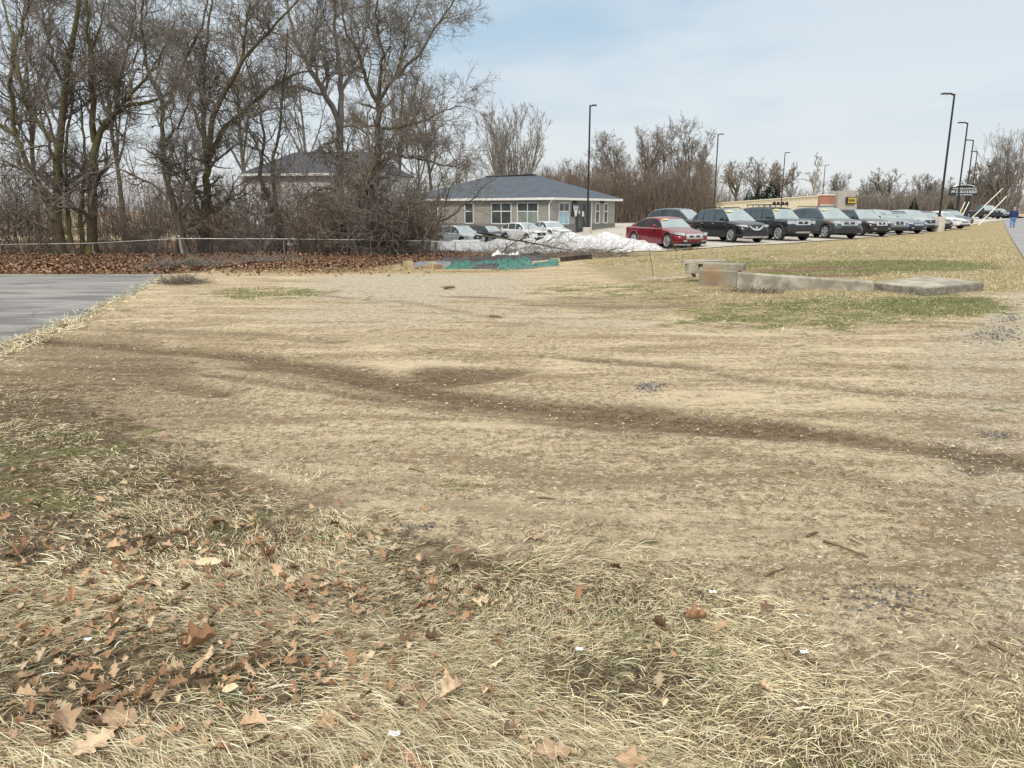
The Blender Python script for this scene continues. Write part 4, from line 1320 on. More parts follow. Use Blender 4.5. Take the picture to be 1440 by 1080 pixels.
def hip_roof(parent, x0, x1, y0, y1, z, rise, oh, mat, fascia=.2):
    X0, X1, Y0, Y1 = x0 - oh, x1 + oh, y0 - oh, y1 + oh
    half = min(X1 - X0, Y1 - Y0) / 2
    if X1 - X0 >= Y1 - Y0: r0, r1 = (X0 + half, (Y0 + Y1) / 2), (X1 - half, (Y0 + Y1) / 2)
    else: r0, r1 = ((X0 + X1) / 2, Y0 + half), ((X0 + X1) / 2, Y1 - half)
    zz = z + fascia
    v = [(X0, Y0, zz), (X1, Y0, zz), (X1, Y1, zz), (X0, Y1, zz), (*r0, zz + rise), (*r1, zz + rise)]
    f = [(0, 1, 5, 4), (1, 2, 5), (2, 3, 4, 5), (3, 0, 4)] if X1 - X0 >= Y1 - Y0 else [(0, 1, 4), (1, 2, 5, 4), (2, 3, 5), (3, 0, 4, 5)]
    g = G().add(v, f + [(3, 2, 1, 0)])
    ro = g.build('roof', mat, parent)
    fa = G()
    fa.box(((X0 + X1) / 2, Y0 + .06, z + fascia / 2 - .02), (X1 - X0, .12, fascia)); fa.box(((X0 + X1) / 2, Y1 - .06, z + fascia / 2 - .02), (X1 - X0, .12, fascia))
    fa.box((X0 + .06, (Y0 + Y1) / 2, z + fascia / 2 - .02), (.12, Y1 - Y0 - .25, fascia)); fa.box((X1 - .06, (Y0 + Y1) / 2, z + fascia / 2 - .02), (.12, Y1 - Y0 - .25, fascia))
    fa.build('gutter', trim, ro)
    G().box(((X0 + X1) / 2, (Y0 + Y1) / 2, z + .06), (X1 - X0 - .3, Y1 - Y0 - .3, .08)).build('soffit', M('soffit', (.5, .49, .47)), ro)
    # ridge vent
    rv = G(); a = Vector((*r0, zz + rise + .04)); c = Vector((*r1, zz + rise + .04)); rv.bar(a, c, .3, .1).build('ridge_vent', metal_k, ro)
    return ro


# office: near corner at C, long wall running left, door wall running right
C = at(775, 300, 66)
zo = -.9
rt = Vector((.6, .8, 0)); lf = Vector((-.8, .6, 0))
off = thing('office_building', 'single storey grey office with blue-grey hip roof and white gutters', 'building', (C.x, C.y, zo), math.atan2(rt.y, rt.x))
# local x = along the door wall (right), local y = along the long wall (left)
W1, W2, EZ = 11.0, 17.0, 2.50 - zo
G().box((W1 / 2, W2 / 2, EZ / 2 + .35), (W1, W2, EZ - .7)).build('wall', siding, off)
G().box((W1 / 2, W2 / 2, .35), (W1 + .10, W2 + .10, 1.9)).build('stone_base', stonebase, off)
hip_roof(off, 0, W1, 0, W2, EZ, 2.15, .55, shingle)
zb_, zt_ = 1.35, 3.15
# door wall (faces local -y)
wall_window(off, 1.15, 2.75, zb_, zt_, 0, 2, 2, -1, [pane_l, pane])
wall_window(off, 7.35, 8.0, zb_, zt_, 0, 1, 2)
wall_window(off, 8.9, 9.55, zb_, zt_, 0, 1, 2)
dr = G().box((5.15, -.03, 1.85), (2.5, .08, 2.8)).build('door', doorm, off)
dg = G()
dg.box((4.55, -.085, 1.9), (.75, .02, 2.1)).box((5.75, -.085, 1.9), (.75, .02, 2.1)).box((5.15, -.085, 3.12), (2.2, .02, .18))
dg.build('pane', pane, dr)
G().box((5.0, -.11, 2.2), (.34, .02, .45)).build('notice', sticker_w, dr); G().box((4.35, -.11, 2.35), (.2, .02, .3)).build('notice', sticker_w, dr)
G().tube([(5.2, -.14, 1.5), (5.2, -.14, 2.1)], .02, 6).build('handle', chrome, dr)
G().box((6.55, -.03, 1.85), (.12, .1, 2.8)).build('door_post', trim, off)
# long wall (faces local -x): swap axes by a rotated helper empty is avoided - built directly
def side_window(y0, y1, cols, panes):
    f = G(); d = .06; fr = .08; X_ = -.03
    for yy in (y0, y1): f.bar((X_, yy, zb_), (X_, yy, zt_), d, fr, up=(0, 1, 0))
    g = f.build('window', trim, off)
    zm = zb_ + (zt_ - zb_) * .6
    fh = G()
    for z in (zb_, zm, zt_): fh.box((X_, (y0 + y1) / 2, z), (d * .94, y1 - y0 - fr, fr))
    fh.build('frame', trim, g)
    for i in range(1, cols):
        yy = y0 + (y1 - y0) * i / cols
        G().box((X_, yy, (zb_ + zm) / 2), (d * .9, fr * .8, zm - zb_ - fr)).box((X_, yy, (zm + zt_) / 2), (d * .9, fr * .8, zt_ - zm - fr)).build('mullion', trim, g)
    for r, (a, c) in enumerate(((zb_, zm), (zm, zt_))):
        G().box((-.012, (y0 + y1) / 2, (a + c) / 2), (.02, y1 - y0 - fr, c - a - fr)).build('pane', panes[r], g)


side_window(1.35, 3.55, 2, [pane_b, pane]); side_window(4.25, 6.45, 2, [pane, pane]); side_window(13.0, 14.0, 1, [pane, pane])
side_window(8.6, 9.6, 1, [pane, pane])
G().tube([(-.55, -.5, EZ + .05), (-.12, .12, EZ - .35), (-.10, .1, 0)], .06, 8).build('downspout', trim, off)
G().box((3.55, -.16, 3.25), (.26, .3, .16), taper=.8).build('wall_lamp', metal_k, off)
G().box((8.35, -.16, 3.25), (.26, .3, .16), taper=.8).build('wall_lamp', metal_k, off)
# white claw-like emblem on the wall beside the door: shield with prongs
em = G()
outl = [(-.42, .45), (-.34, .05), (-.22, -.22), (-.12, -.50), (0, -.60), (.12, -.50), (.22, -.22), (.34, .05), (.42, .45), (.24, .22), (.20, .48), (.10, .14), (0, .42), (-.10, .14), (-.20, .48), (-.24, .22)]
n_ = len(outl)
em.add([(3.72 + x, -.16, 2.55 + z) for x, z in outl] + [(3.72 + x, -.09, 2.55 + z) for x, z in outl], [tuple(range(n_)), tuple(reversed(range(n_, 2 * n_)))] + [(i, (i + 1) % n_, n_ + (i + 1) % n_, n_ + i) for i in range(n_)])
eo = em.build('wall_emblem', trim, off)
ek = G().box((3.60, -.175, 2.62), (.10, .02, .13), taper=.6).box((3.84, -.175, 2.62), (.10, .02, .13), taper=.6); ek.build('emblem_mark', metal_k, eo)
G().box((3.64, -.045, 2.55), (.92, .08, 1.15), taper=.8).build('emblem_back', metal_k, eo)

# pale two storey house behind the trees
hc = at(538, 300, 62)
zh = -1.3
house = thing('house', 'pale two storey house with dark roof half hidden by the bare trees', 'house', (hc.x, hc.y, zh), R(180 - 9))
# local +x runs to the left of the picture, local +y faces the camera
HL, HDp, HE = 11.6, 8.0, 5.75
G().box((HL / 2, -HDp / 2, HE / 2), (HL, HDp, HE)).build('wall', siding_w, house)
g = G(); oh = .45
v = [(-oh, oh, HE), (HL + oh, oh, HE), (HL + oh, -HDp - oh, HE), (-oh, -HDp - oh, HE), (2.6, -HDp / 2, HE + 2.0), (HL - 2.6, -HDp / 2, HE + 2.0)]
g.add(v, [(0, 1, 5, 4), (1, 2, 5), (2, 3, 4, 5), (3, 0, 4), (3, 2, 1, 0)])
hr = g.build('roof', shingle_d, house)
G().box((HL / 2, oh + .02, HE - .04), (HL + 2 * oh, .12, .2)).build('gutter', trim, hr)
for x0, z0, hh in ((4.6, 1.6, 1.5), (9.2, 1.6, 1.5), (4.9, 3.7, 1.1), (9.4, 3.7, 1.1)):
    wall_window(house, x0, x0 + .9, z0, z0 + hh, 0, 1, 2, 1)
hd = G().box((7.0, .03, 1.35), (1.0, .08, 2.1)).build('door', M('house_door', (.55, .55, .53)), house)
G().box((7.35, .09, 1.3), (.06, .05, .06)).build('handle', metal_k, hd)

# long cream store with brick front and stone tower
cream = M('cream_metal', (.74, .69, .53), (.68, .63, .48), .6, .6)
redbrick = M_brick('red_brick', (.40, .135, .085), (.34, .11, .07), (.40, .34, .28), .3, .1, .012)
towerst = M_brick('tower_stone', (.42, .40, .37), (.36, .34, .32), (.30, .28, .26), .5, .3, .015)
s0 = at(1152, 300, 150)
sz = zg(s0.x, s0.y) - .2
st_ = thing('store_building', 'long low cream store with red brick front and square stone tower', 'building', (s0.x, s0.y, sz))
far = at(1000, 300, 205) - s0; far.z = 0
nrm = Vector((far.y, -far.x, 0)).normalized()
h0, h1 = at(1152, 275.5, 150).z - sz, at(1000, 286.5, 205).z - sz
V0, V1 = Vector((0, 0, 0)), far
back0, back1 = Vector((6, 2, 0)), far + Vector((14, 4, 0))
sw = G().add([V0, V1, back1, back0, V0 + Vector((0, 0, h0)), V1 + Vector((0, 0, h1)), back1 + Vector((0, 0, h1)), back0 + Vector((0, 0, h0))], [(0, 1, 5, 4), (1, 2, 6, 5), (2, 3, 7, 6), (3, 0, 4, 7), (4, 5, 6, 7)])
sw.build('wall', cream, st_)
cp = G().bar(V0 + Vector((-.1, -.1, h0 + .06)), V1 + Vector((-.1, -.1, h1 + .06)), .35, .18); cp.build('roof_trim', M('cream_trim', (.80, .76, .62)), st_)


def sx(px, dy=0): return (px - 1152) / F * 150


fy = -.6
bx = lambda a, c, z0, z1, y=fy, d=1.1: ((sx(a) + sx(c)) / 2, y + d / 2, (z0 + z1) / 2)
zt = lambda py: at(1170, py, 150).z - sz
G().box(bx(1150, 1169.5, 0, zt(274.5)), (sx(1169.5) - sx(1150), 1.1, zt(274.5))).build('brick_wall', redbrick, st_)
G().box(bx(1150, 1169.5, 0, zt(287), fy - .06, .05), (sx(1169.5) - sx(1150), .05, zt(287.5))).build('lower_wall', M('pale_stone', (.5, .48, .44)), st_)
G().box(bx(1150, 1169.5, zt(274.5), zt(273.6), fy - .1), (sx(1169.5) - sx(1150) + .1, 1.3, .2)).build('coping', M('cream_trim', (.8, .76, .62)), st_)
G().box(bx(1169.5, 1192, 0, zt(268.5), fy - 1.6, 4.0), (sx(1192) - sx(1169.5), 4.0, zt(268.5))).build('tower', towerst, st_)
G().box(bx(1192, 1199, 0, zt(280), fy - .4, 2), (sx(1199) - sx(1192), 2.0, zt(280))).build('brick_wall', redbrick, st_)
G().box(bx(1192, 1199, 0, zt(287), fy - .48, .06), (sx(1199) - sx(1192), .06, zt(288.5))).build('lower_wall', M('pale_stone', (.5, .48, .44)), st_)
sg_ = G().box(bx(1179.5, 1192.5, 0, 0, fy - 2.0, .3)[:2] + ((zt(277.5) + zt(287)) / 2,), (sx(1192.5) - sx(1179.5), .3, zt(277.5) - zt(287))).build('store_sign', metal_k, st_)
yel = M('sign_yellow', (.50, .40, .05), (.42, .34, .05), 3, .5)
G().box(((sx(1182) + sx(1192.4)) / 2, fy - 2.03, (zt(278.3) + zt(285.8)) / 2), (sx(1192.4) - sx(1182), .06, zt(278.3) - zt(285.8))).build('sign_panel', yel, sg_)
kk = G()
for i in range(7):
    xx = sx(1183.3) + i * .165; hh = .5 if i not in (2, 5) else .36
    kk.box((xx, fy - 2.08, (zt(280) + zt(284.3)) / 2), (.125, .03, hh))
kk.build('sign_lettering', M('sign_letters', (.10, .09, .03)), sg_)
# ------------------------------------------------------------------ fence
steel = M('galvanised_steel', (.42, .43, .43), (.33, .34, .34), 4, .45, 0, metal=.6)
wire_m = M('fence_wire', (.28, .285, .28), (.22, .22, .22), 9, .5, 0, metal=.5)
fe_px = [(-420, 352), (-170, 347), (0, 344), (130, 342), (252, 335.5), (399, 336), (521, 337.5), (640, 340), (712, 342), (775, 345)]
fY = [45.5, 46, 46.2, 46.2, 45.6, 46, 45.8, 44.6, 43.6, 42.6]
tops = [at(px, py, y) for (px, py), y in zip(fe_px, fY)]
fb = Vector((tops[3].x, tops[3].y, zg(tops[3].x, tops[3].y)))
fence = thing('chain_link_fence', 'low grey chain link fence with leaning posts running before the bare trees', 'fence', fb)
# intermediate points to make a natural post spacing
pp = []
for a, c in zip(tops[:-1], tops[1:]):
    k = max(1, round((c - a).length / 6.0))
    for i in range(k): pp.append(a.lerp(c, i / k))
pp.append(tops[-1])
pp = [q - fb for q in pp]
key = tops[4] - fb
for q in pp:
    gz_ = zg(q.x + fb.x, q.y + fb.y) - fb.z - .1
    big = (q - key).length < .01
    lean = rnd.uniform(-.05, .05)
    g = G().tube([(q.x - lean + (.16 if big else 0), q.y, gz_), (q.x, q.y, q.z + (.16 if big else -.02))], .085 if big else .034, 8)
    g.lathe([(.10 if big else .045, 0), (.09 if big else .04, .04), (.001, .06)], (q.x, q.y, q.z + (.16 if big else -.02)), 'Z', 8)
    g.build('post', steel, fence)
G().tube([q + Vector((0, -.03, .0)) for q in pp], .024, 6).build('top_rail', steel, fence)
ms = G()
for a, c in zip(pp[:-1], pp[1:]):
    L_ = (c - a).length; n = int(L_ / .16)
    za = zg(a.x + fb.x, a.y + fb.y) - fb.z + .02; zc_ = zg(c.x + fb.x, c.y + fb.y) - fb.z + .02
    for i in range(-7, n + 7):
        for sgn in (1, -1):
            t0, t1 = i / n, (i + sgn * 7) / n
            if min(t0, t1) < -1e-6 or max(t0, t1) > 1 + 1e-6: continue
            A_ = a.lerp(c, t0); B_ = a.lerp(c, t1)
            A_.z = za + (zc_ - za) * t0; B_.z -= .03
            d = Vector((0, .004 * sgn, 0)); w_ = Vector((.0035, 0, .0))
            ms.add([A_ - w_ + d, A_ + w_ + d, B_ + w_ + d, B_ - w_ + d], [(0, 1, 2, 3)])
ms.build('wire_mesh', wire_m, fence, fixn=False)

# ------------------------------------------------------------------ lamp posts
conc_l = M('lamp_base_concrete', (.56, .52, .44), (.46, .43, .36), 2, .85, .3, 20)


def lamp(label, px, Y, top_py, side, base_h=.7, base_r=.32, name='lamp_post', group=None, arm=.5, head=.75, az=None):
    q = at(px, 300, Y); z0 = zg(q.x, q.y)
    zt_ = at(px + (px - 720) * .115 * (300 - top_py) / 600, top_py, Y).z - z0
    root = thing(name, label, 'lamp post', (q.x, q.y, z0), az if az is not None else 0, group)
    G().lathe([(base_r, -.3), (base_r, base_h - .03), (base_r - .03, base_h), (.001, base_h)], (0, 0, 0), 'Z', 20).build('concrete_base', conc_l, root, False)
    po = G().tube([(0, 0, base_h), (0, 0, zt_)], [.085, .065], 8)
    po.lathe([(.17, base_h), (.17, base_h + .03), (.10, base_h + .05), (.09, base_h + .2)], (0, 0, 0), 'Z', 10)
    po.build('pole', metal_k, root)
    G().bar((0, 0, zt_ - .08), (side * arm, 0, zt_ - .02), .09, .11).build('arm', metal_k, root)
    h = G().box((side * (arm + head / 2), 0, zt_ + .0), (head, .34, .10), taper=.85); hd_ = h.build('lamp_head', metal_k, root, False, .02)
    G().box((side * (arm + head / 2), 0, zt_ - .06), (head * .7, .26, .02)).build('lens', M('lamp_lens', (.55, .55, .5), None, 4, .2), hd_)
    return root


lamp('tall black lamp post standing in front of the grey office', 826.5, 64, 148, 1, .55, .38, arm=.12, head=.42)
lamp('thin black lamp post against the woods behind the black crossover', 1003.5, 92, 188.5, 1, .6, .35, arm=.15, head=.5)
lamp('thin black lamp post in front of the cream store roof', 1097.5, 120, 214.5, 1, .6, .35, arm=.15, head=.6)
lamp('farthest thin lamp post beside the brick front of the store', 1154.5, 152, 232, 1, .6, .35, arm=.15, head=.6)
for px, Y, tp, lab, bh, br in [(1321.5, 58.5, 132, 'nearest tall lamp post on a thick concrete base beside the white car', 1.12, .45), (1344.5, 78, 172.5, 'second lamp post along the road, rising behind the concrete-based one', .9, .4),
                           (1355.5, 97, 197, 'third lamp post along the road, in front of the dark tree clump', .9, .4), (1362.8, 117, 213, 'fourth and smallest lamp post along the road', .9, .4)]:
    lamp(lab, px, Y, tp, -1, bh, br, arm=.25, head=.8, az=.15)

# ------------------------------------------------------------------ utility poles, guy wires
wood_p = M_bark('pole_wood', (.12, .10, .085), (.20, .17, .14))
up = []
for px, Y, tp, lab in [(1430.5, 178, 242, 'nearest wooden utility pole above the walking person, at the right edge'), (1427, 236, 255, 'second wooden utility pole far down the road'), (1423.5, 290, 263, 'most distant short utility pole down the road'), ]:
    q = at(px, 296, Y); z0 = zg(q.x, q.y); zt_ = at(px, tp, Y).z - z0
    o = thing('utility_pole', lab, 'utility pole', (q.x, q.y, z0))
    G().tube([(0, 0, -.5), (0, 0, zt_)], [.22, .15], 8).build('pole', wood_p, o)
    G().bar((-1.3, -.2, zt_ - .6), (1.3, -.2, zt_ - .6), .12, .14).build('crossarm', wood_p, o)
    ins = G()
    for x in (-1.2, -.5, .5, 1.2): ins.lathe([(.05, 0), (.07, .06), (.03, .16), (.001, .17)], (x, -.2, zt_ - .53), 'Z', 8)
    ins.build('insulator', M('insulator', (.35, .34, .32)), o)
guard = M('guy_guard', (.78, .74, .55), (.68, .65, .48), 3, .5)
for (ax, ay, bx_, by, ex, ey, Y0_, lab) in [(1361, 302.5, 1410, 265, 1445, 238, 82, 'long pale yellow guy wire guard slanting up in front of the dark pickup'), (1376, 311.5, 1415.5, 276, 1450, 246, 72, 'lower pale guy wire guard slanting past the right side of the pickup'),
                                           (1344, 304, 1357, 284.5, 1386, 240, 80, 'short pale guy guard beside the white car, left of its twin'), (1349, 303, 1363, 284, 1390, 246, 80.6, 'short pale guy guard beside the white car, right of its twin')]:
    a = at(ax, ay, Y0_); c = at(bx_, by, Y0_ + 3); e = a + (c - a) * 4.5
    a.z = min(a.z, zg(a.x, a.y) + .05)
    o = thing('guy_wire', lab, 'guy wire', a, 0, 'guy wires with pale guards')
    G().tube([(0, 0, 0), c - a], .045, 8).build('guard', guard, o)
    G().tube([c - a, e - a], .009, 5).build('wire', metal_k, o)
    G().tube([(0, 0, -.3), (0, 0, .06)], .03, 6).build('anchor', steel, o)

# ------------------------------------------------------------------ dealership sign
sb = at(1350.5, 300, 96); zs = zg(sb.x, sb.y)
sign = thing('roadside_sign', 'black roadside sign with arched top and rows of white lettering on two posts', 'sign', (sb.x, sb.y, zs), 0)
u_ = 96 / F
zz = lambda py: at(1357, py, 96).z - zs
bw, z0_, z1_ = 36 * u_, zz(275.5), zz(263.5)
sblk = M('sign_black', (.014, .017, .024), (.02, .023, .03), 3, .4)
G().box((0, 0, (z0_ + z1_) / 2), (bw, .5, z1_ - z0_)).build('board', sblk, sign)
ar = G(); n = 14
pr = [(bw * .37 * math.cos(math.pi * k / n), z1_ + .003 + .26 * math.sin(math.pi * k / n)) for k in range(n + 1)]
ar.add([(x, -.22, z) for x, z in pr] + [(x, .22, z) for x, z in pr], [tuple(range(n + 1)), tuple(reversed(range(n + 1, 2 * n + 2)))] + [(i, i + 1, n + 2 + i, n + 1 + i) for i in range(n)] + [(n, 0, n + 1, 2 * n + 1)])
ar.build('arch_top', sblk, sign)
rim_ = G()
for i in range(n):
    rim_.bar((pr[i][0], -.0, pr[i][1] + .04), (pr[i + 1][0], 0, pr[i + 1][1] + .04), .5, .06)
rim_.build('arch_trim', trim, sign)
for x in (-.30 * bw * .5, .22 * bw): G().bar((x, 0, -.3), (x, 0, z0_ - .01), .35 if x > 0 else .26, .3, up=(0, 1, 0)).build('post', sblk, sign)


def text(body, size, loc, mat, parent, depth=.02, width=None):
    cu = bpy.data.curves.new('lettering', 'FONT'); cu.body = body; cu.size = size; cu.align_x = 'CENTER'; cu.align_y = 'CENTER'; cu.extrude = depth
    o = bpy.data.objects.new('lettering', cu); COL.objects.link(o)
    bpy.context.view_layer.update()
    me = bpy.data.meshes.new_from_object(o.evaluated_get(bpy.context.evaluated_depsgraph_get()))
    bpy.data.objects.remove(o)
    o = link('lettering', me, parent); me.materials.clear(); me.materials.append(mat)
    o.location = loc; o.rotation_euler = (math.pi / 2, 0, 0)
    if width:
        xs_ = [v.co.x for v in me.vertices]; w_ = max(xs_) - min(xs_); o.scale = (width / w_, 1, 1)
    return o


wl = M('sign_white', (.85, .85, .85), (.8, .8, .8), 3, .5)
text('LE MOTOR & AUTO SALES', .26, (0, -.27, z1_ - .17), wl, sign, .02, bw * .90)
text('MY AXOU LE & BUSLET', .44, (0, -.27, (z0_ + z1_) / 2 - .04), wl, sign, .02, bw * .97)
text('call or come by', .26, (0, -.27, z0_ + .15), wl, sign, .02, bw * .6)

# ------------------------------------------------------------------ concrete remains
conc_d = M('weathered_concrete', (.45, .41, .33), (.235, .215, .175), 3.0, .9, .7, 22, detail=9)
m, b, p = new_mat('rust_stained_concrete')
tc = b.n('ShaderNodeTexCoord').outputs['Object']
nz = b.noise(tc, 2.2, 5)
c = b.mix(b.ramp(nz, .35, .65), (.37, .335, .26), (.22, .20, .16))
vv = b.n('ShaderNodeVectorMath', {0: tc, 1: (-.14, 0, -.06)}, operation='SUBTRACT')
ln = b.n('ShaderNodeVectorMath', {0: vv.outputs[0]}, operation='LENGTH').outputs['Value']
c = b.mix(b.ramp(b.math('ADD', ln, b.math('MULTIPLY', nz, .35)), .60, .22, 0, .75), c, (.27, .15, .06))
b.put(p.inputs['Base Color'], c); b.put(p.inputs['Roughness'], .9)
bn = b.n('ShaderNodeBump', {'Height': b.noise(tc, 30, 4), 'Strength': .5, 'Distance': .02}); b.put(p.inputs['Normal'], bn.outputs[0])
rust_c = m


def rough_box(g, c0, c1, w_, z0, z1, jit=.02, n=10):
    """wall piece from c0 to c1 (plan), thickness w_ behind it, slightly worn edges"""
    c0 = Vector(c0); c1 = Vector(c1); t = (c1 - c0); t.z = 0; L_ = t.length; t.normalize(); nn = Vector((-t.y, t.x, 0))
    rows = []
    for i in range(n + 1):
        q = c0 + t * (L_ * i / n)
        j = lambda: rnd.uniform(-jit, jit)
        zt_ = z1(i / n) if callable(z1) else z1
        rows.append([q + Vector((0, 0, z0)), q + Vector((j() * .3, j() * .5, zt_ - .03)), q + nn * .025 + Vector((0, 0, zt_ + j() * .5)), q + nn * (w_ - .02) + Vector((0, 0, zt_ + j() * .5)), q + nn * w_ + Vector((0, j() * .5, zt_ - .03)), q + nn * w_ + Vector((0, 0, z0))])
    g.grid(rows)
    g.add(rows[0], [tuple(range(6))]); g.add(rows[-1], [tuple(reversed(range(6)))])


def simple(name, label, cat, mat, loc, fn, group=None, bevel=0, smooth=False):
    g = G(); fn(g)
    o = g.build(name, mat, None, smooth, bevel); o.location = loc
    return tag(o, label, cat, group)


a = P(1036, 404); c = P(1226, 410); a.z = c.z = 0
mid = (a + c) / 2
simple('concrete_wall', 'low weathered concrete foundation wall running left to right in the grass', 'wall', conc_d, mid, lambda g: rough_box(g, a - mid, c - mid, .2, -.15, lambda t: .28 - .10 * t, .012, 26))
# stub with two steps, rust stained
a2 = P(982, 401); c2 = P(1035, 403)
o2 = (a2 + c2) / 2; o2.z = .2; a2.z = c2.z = o2.z


def stub(g):
    rough_box(g, a2 - o2, c2 - o2, .30, -.35, .10, .012, 8)
    rough_box(g, (a2 - o2).lerp(c2 - o2, .10) + Vector((0, .02, 0)), (c2 - o2) + Vector((.14, .02, 0)), .28, .098, .25, .015, 8)


simple('concrete_stub', 'stepped concrete corner block with an orange rust stain', 'concrete block', rust_c, o2, stub)
tz = .36
q = Pz(974, 374, .30); q.z = 0
bl = simple('concrete_block', 'small pale concrete block propping the left end of the broken slab', 'concrete block', conc_d, (q.x, q.y + .1, 0), lambda g: g.box((0, 0, .23), (.25, .24, .22), .35, taper=.96), None, .012)
# broken slab lying on top, jagged front edge
def slab(g):
    f_ = [(-.62, -.06), (-.40, -.14), (-.15, -.10), (-.02, -.20), (.12, -.16), (.22, -.05), (.36, .0), (.47, .10)]
    bk = [(.50, .36), (.2, .42), (-.2, .40), (-.55, .36), (-.66, .15)]
    pl = f_ + bk; n = len(pl)
    g.add([(x, y, .0 + rnd.uniform(-.008, .008)) for x, y in pl] + [(x * .985, y * .985, .075) for x, y in pl], [tuple(reversed(range(n))), tuple(range(n, 2 * n))] + [(i, (i + 1) % n, n + (i + 1) % n, n + i) for i in range(n)])


q2 = Pz(996, 369, .385)
q2.y += .1
simple('broken_slab', 'thin broken pale concrete slab lying across the block and rubble', 'slab', conc_d, (q2.x + .06, q2.y + .05, .345), slab)
# rubble under the slab
for k in range(22):
    x_ = q2.x + rnd.uniform(-.32, .55); y_ = q2.y + rnd.uniform(.02, .4)
    g = G(); bm = bmesh.new(); bmesh.ops.create_icosphere(bm, subdivisions=2, radius=.07)
    for v in bm.verts: v.co *= rnd.uniform(.65, 1.25); v.co.z *= .75
    me = bpy.data.meshes.new('rubble_stone'); bm.to_mesh(me); bm.free(); me.materials.append(M('rubble', (.38, .34, .28), (.22, .20, .17), 6, .95, .6, 20))
    o = link('rubble_stone', me); o.location = (x_, y_, .06 + .085 * (k % 4)); o.rotation_euler = (rnd.uniform(0, 3),) * 3; o.scale = (rnd.uniform(.7, 1.3),) * 3
    tag(o, 'grey-brown rubble stone packed beneath the broken slab', 'stone', 'rubble stones under the broken slab')
# heavy square slab at right
zs_ = .15
cs = [Pz(1231, 396.5, zs_), Pz(1301, 404, zs_), Pz(1384, 397, zs_), Pz(1303, 388, zs_)]
cm = sum(cs, Vector()) / 4; cm.z = 0


SL = []


def bigslab(g):
    n = 8; rows = []
    ring = []
    for a_, c_ in zip(cs, cs[1:] + cs[:1]):
        for i in range(n):
            q_ = a_.lerp(c_, i / n) - cm; q_.z = 0
            ring.append(q_ + Vector((rnd.uniform(-.015, .015), rnd.uniform(-.015, .015), 0)))
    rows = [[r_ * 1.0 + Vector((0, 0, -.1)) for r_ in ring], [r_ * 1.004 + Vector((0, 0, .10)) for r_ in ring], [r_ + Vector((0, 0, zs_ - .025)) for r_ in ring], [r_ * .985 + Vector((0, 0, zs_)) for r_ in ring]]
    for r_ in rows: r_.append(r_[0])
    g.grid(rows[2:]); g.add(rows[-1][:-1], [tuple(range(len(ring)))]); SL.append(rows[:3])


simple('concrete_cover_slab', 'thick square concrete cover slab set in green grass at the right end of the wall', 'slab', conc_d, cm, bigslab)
G().grid(SL[0]).build('coarse_dark_side', M('coarse_dark_concrete', (.29, .265, .215), (.16, .145, .12), 9, .95, .9, 30, lo=.35, hi=.65), bpy.data.objects['concrete_cover_slab'])  # side faces coloured darker and coarser than the slab top
q = P(925, 394); 
simple('concrete_strip', 'thin pale concrete curb strip in the grass left of the rust-stained block', 'curb', conc_d, (q.x, q.y, q.z), lambda g: rough_box(g, (-.5, 0, 0), (.75, .25, 0), .12, -.1, .07, .01, 8))
q = P(920, 393)
simple('wire_stake', 'thin leaning rusty stake stuck in the grass before the red sedan', 'stake', M('rusty_steel', (.10, .06, .04), (.16, .09, .05), 20, .8), q, lambda g: g.tube([(0.0, 0, -.1), (-.07, 0, .35), (-.17, 0, .80)], [.009, .008, .007], 6))

# ------------------------------------------------------------------ tarps, boards
def crumple(name, label, x0, x1, y0, y1, hmax, mat, seed, nx=90, ny=34, edge=None):
    xs_ = np.linspace(x0, x1, nx); ys_ = np.linspace(y0, y1, ny)
    Xg, Yg = np.meshgrid(xs_, ys_)
    u = (Xg - x0) / (x1 - x0); v = (Yg - y0) / (y1 - y0)
    wob = .35 * (vnoise(Xg, Yg, .8, seed) - .5)
    Xw = Xg + .25 * (vnoise(Xg, Yg, .9, seed + 1) - .5); Yw = Yg + wob * 1.2
    er = .6 + .9 * vnoise(Xg, Yg * 0 + seed, 1.6, seed + 8)
    env = S(np.minimum(np.minimum(u, 1 - u) / .10, 1)) * S(np.minimum(np.minimum(v * er, (1 - v)) / .38, 1))
    r1 = 1 - np.abs(2 * vnoise(Xg, Yg, 1.3, seed + 2) - 1); r2 = 1 - np.abs(2 * vnoise(Xg + Yg * .7, Yg, 3.2, seed + 3) - 1); r3 = vnoise(Xg, Yg, 8, seed + 4)
    r5 = 1 - np.abs(2 * vnoise(Xg - Yg * .9, Yg + .4 * Xg, 5.5, seed + 6) - 1)
    h = hmax * env * (.12 + .42 * r1 ** 2.5 + .42 * r2 ** 3 + .28 * r5 ** 3 + .08 * r3)
    Zg = zf(Xw, Yw) + .012 + h
    bx0 = np.array([(x0 + x1) / 2, (y0 + y1) / 2, 0])
    V = np.stack([Xw, Yw, Zg], 2).reshape(-1, 3) - bx0
    ii = (np.arange(ny - 1)[:, None] * nx + np.arange(nx - 1)[None, :]).ravel()
    o = link(name, np_mesh(name, V, np.stack([ii, ii + 1, ii + nx + 1, ii + nx], 1), mat, None, True)); o.location = bx0
    md = o.modifiers.new('thickness', 'SOLIDIFY'); md.thickness = .006
    return tag(o, label, 'tarp')


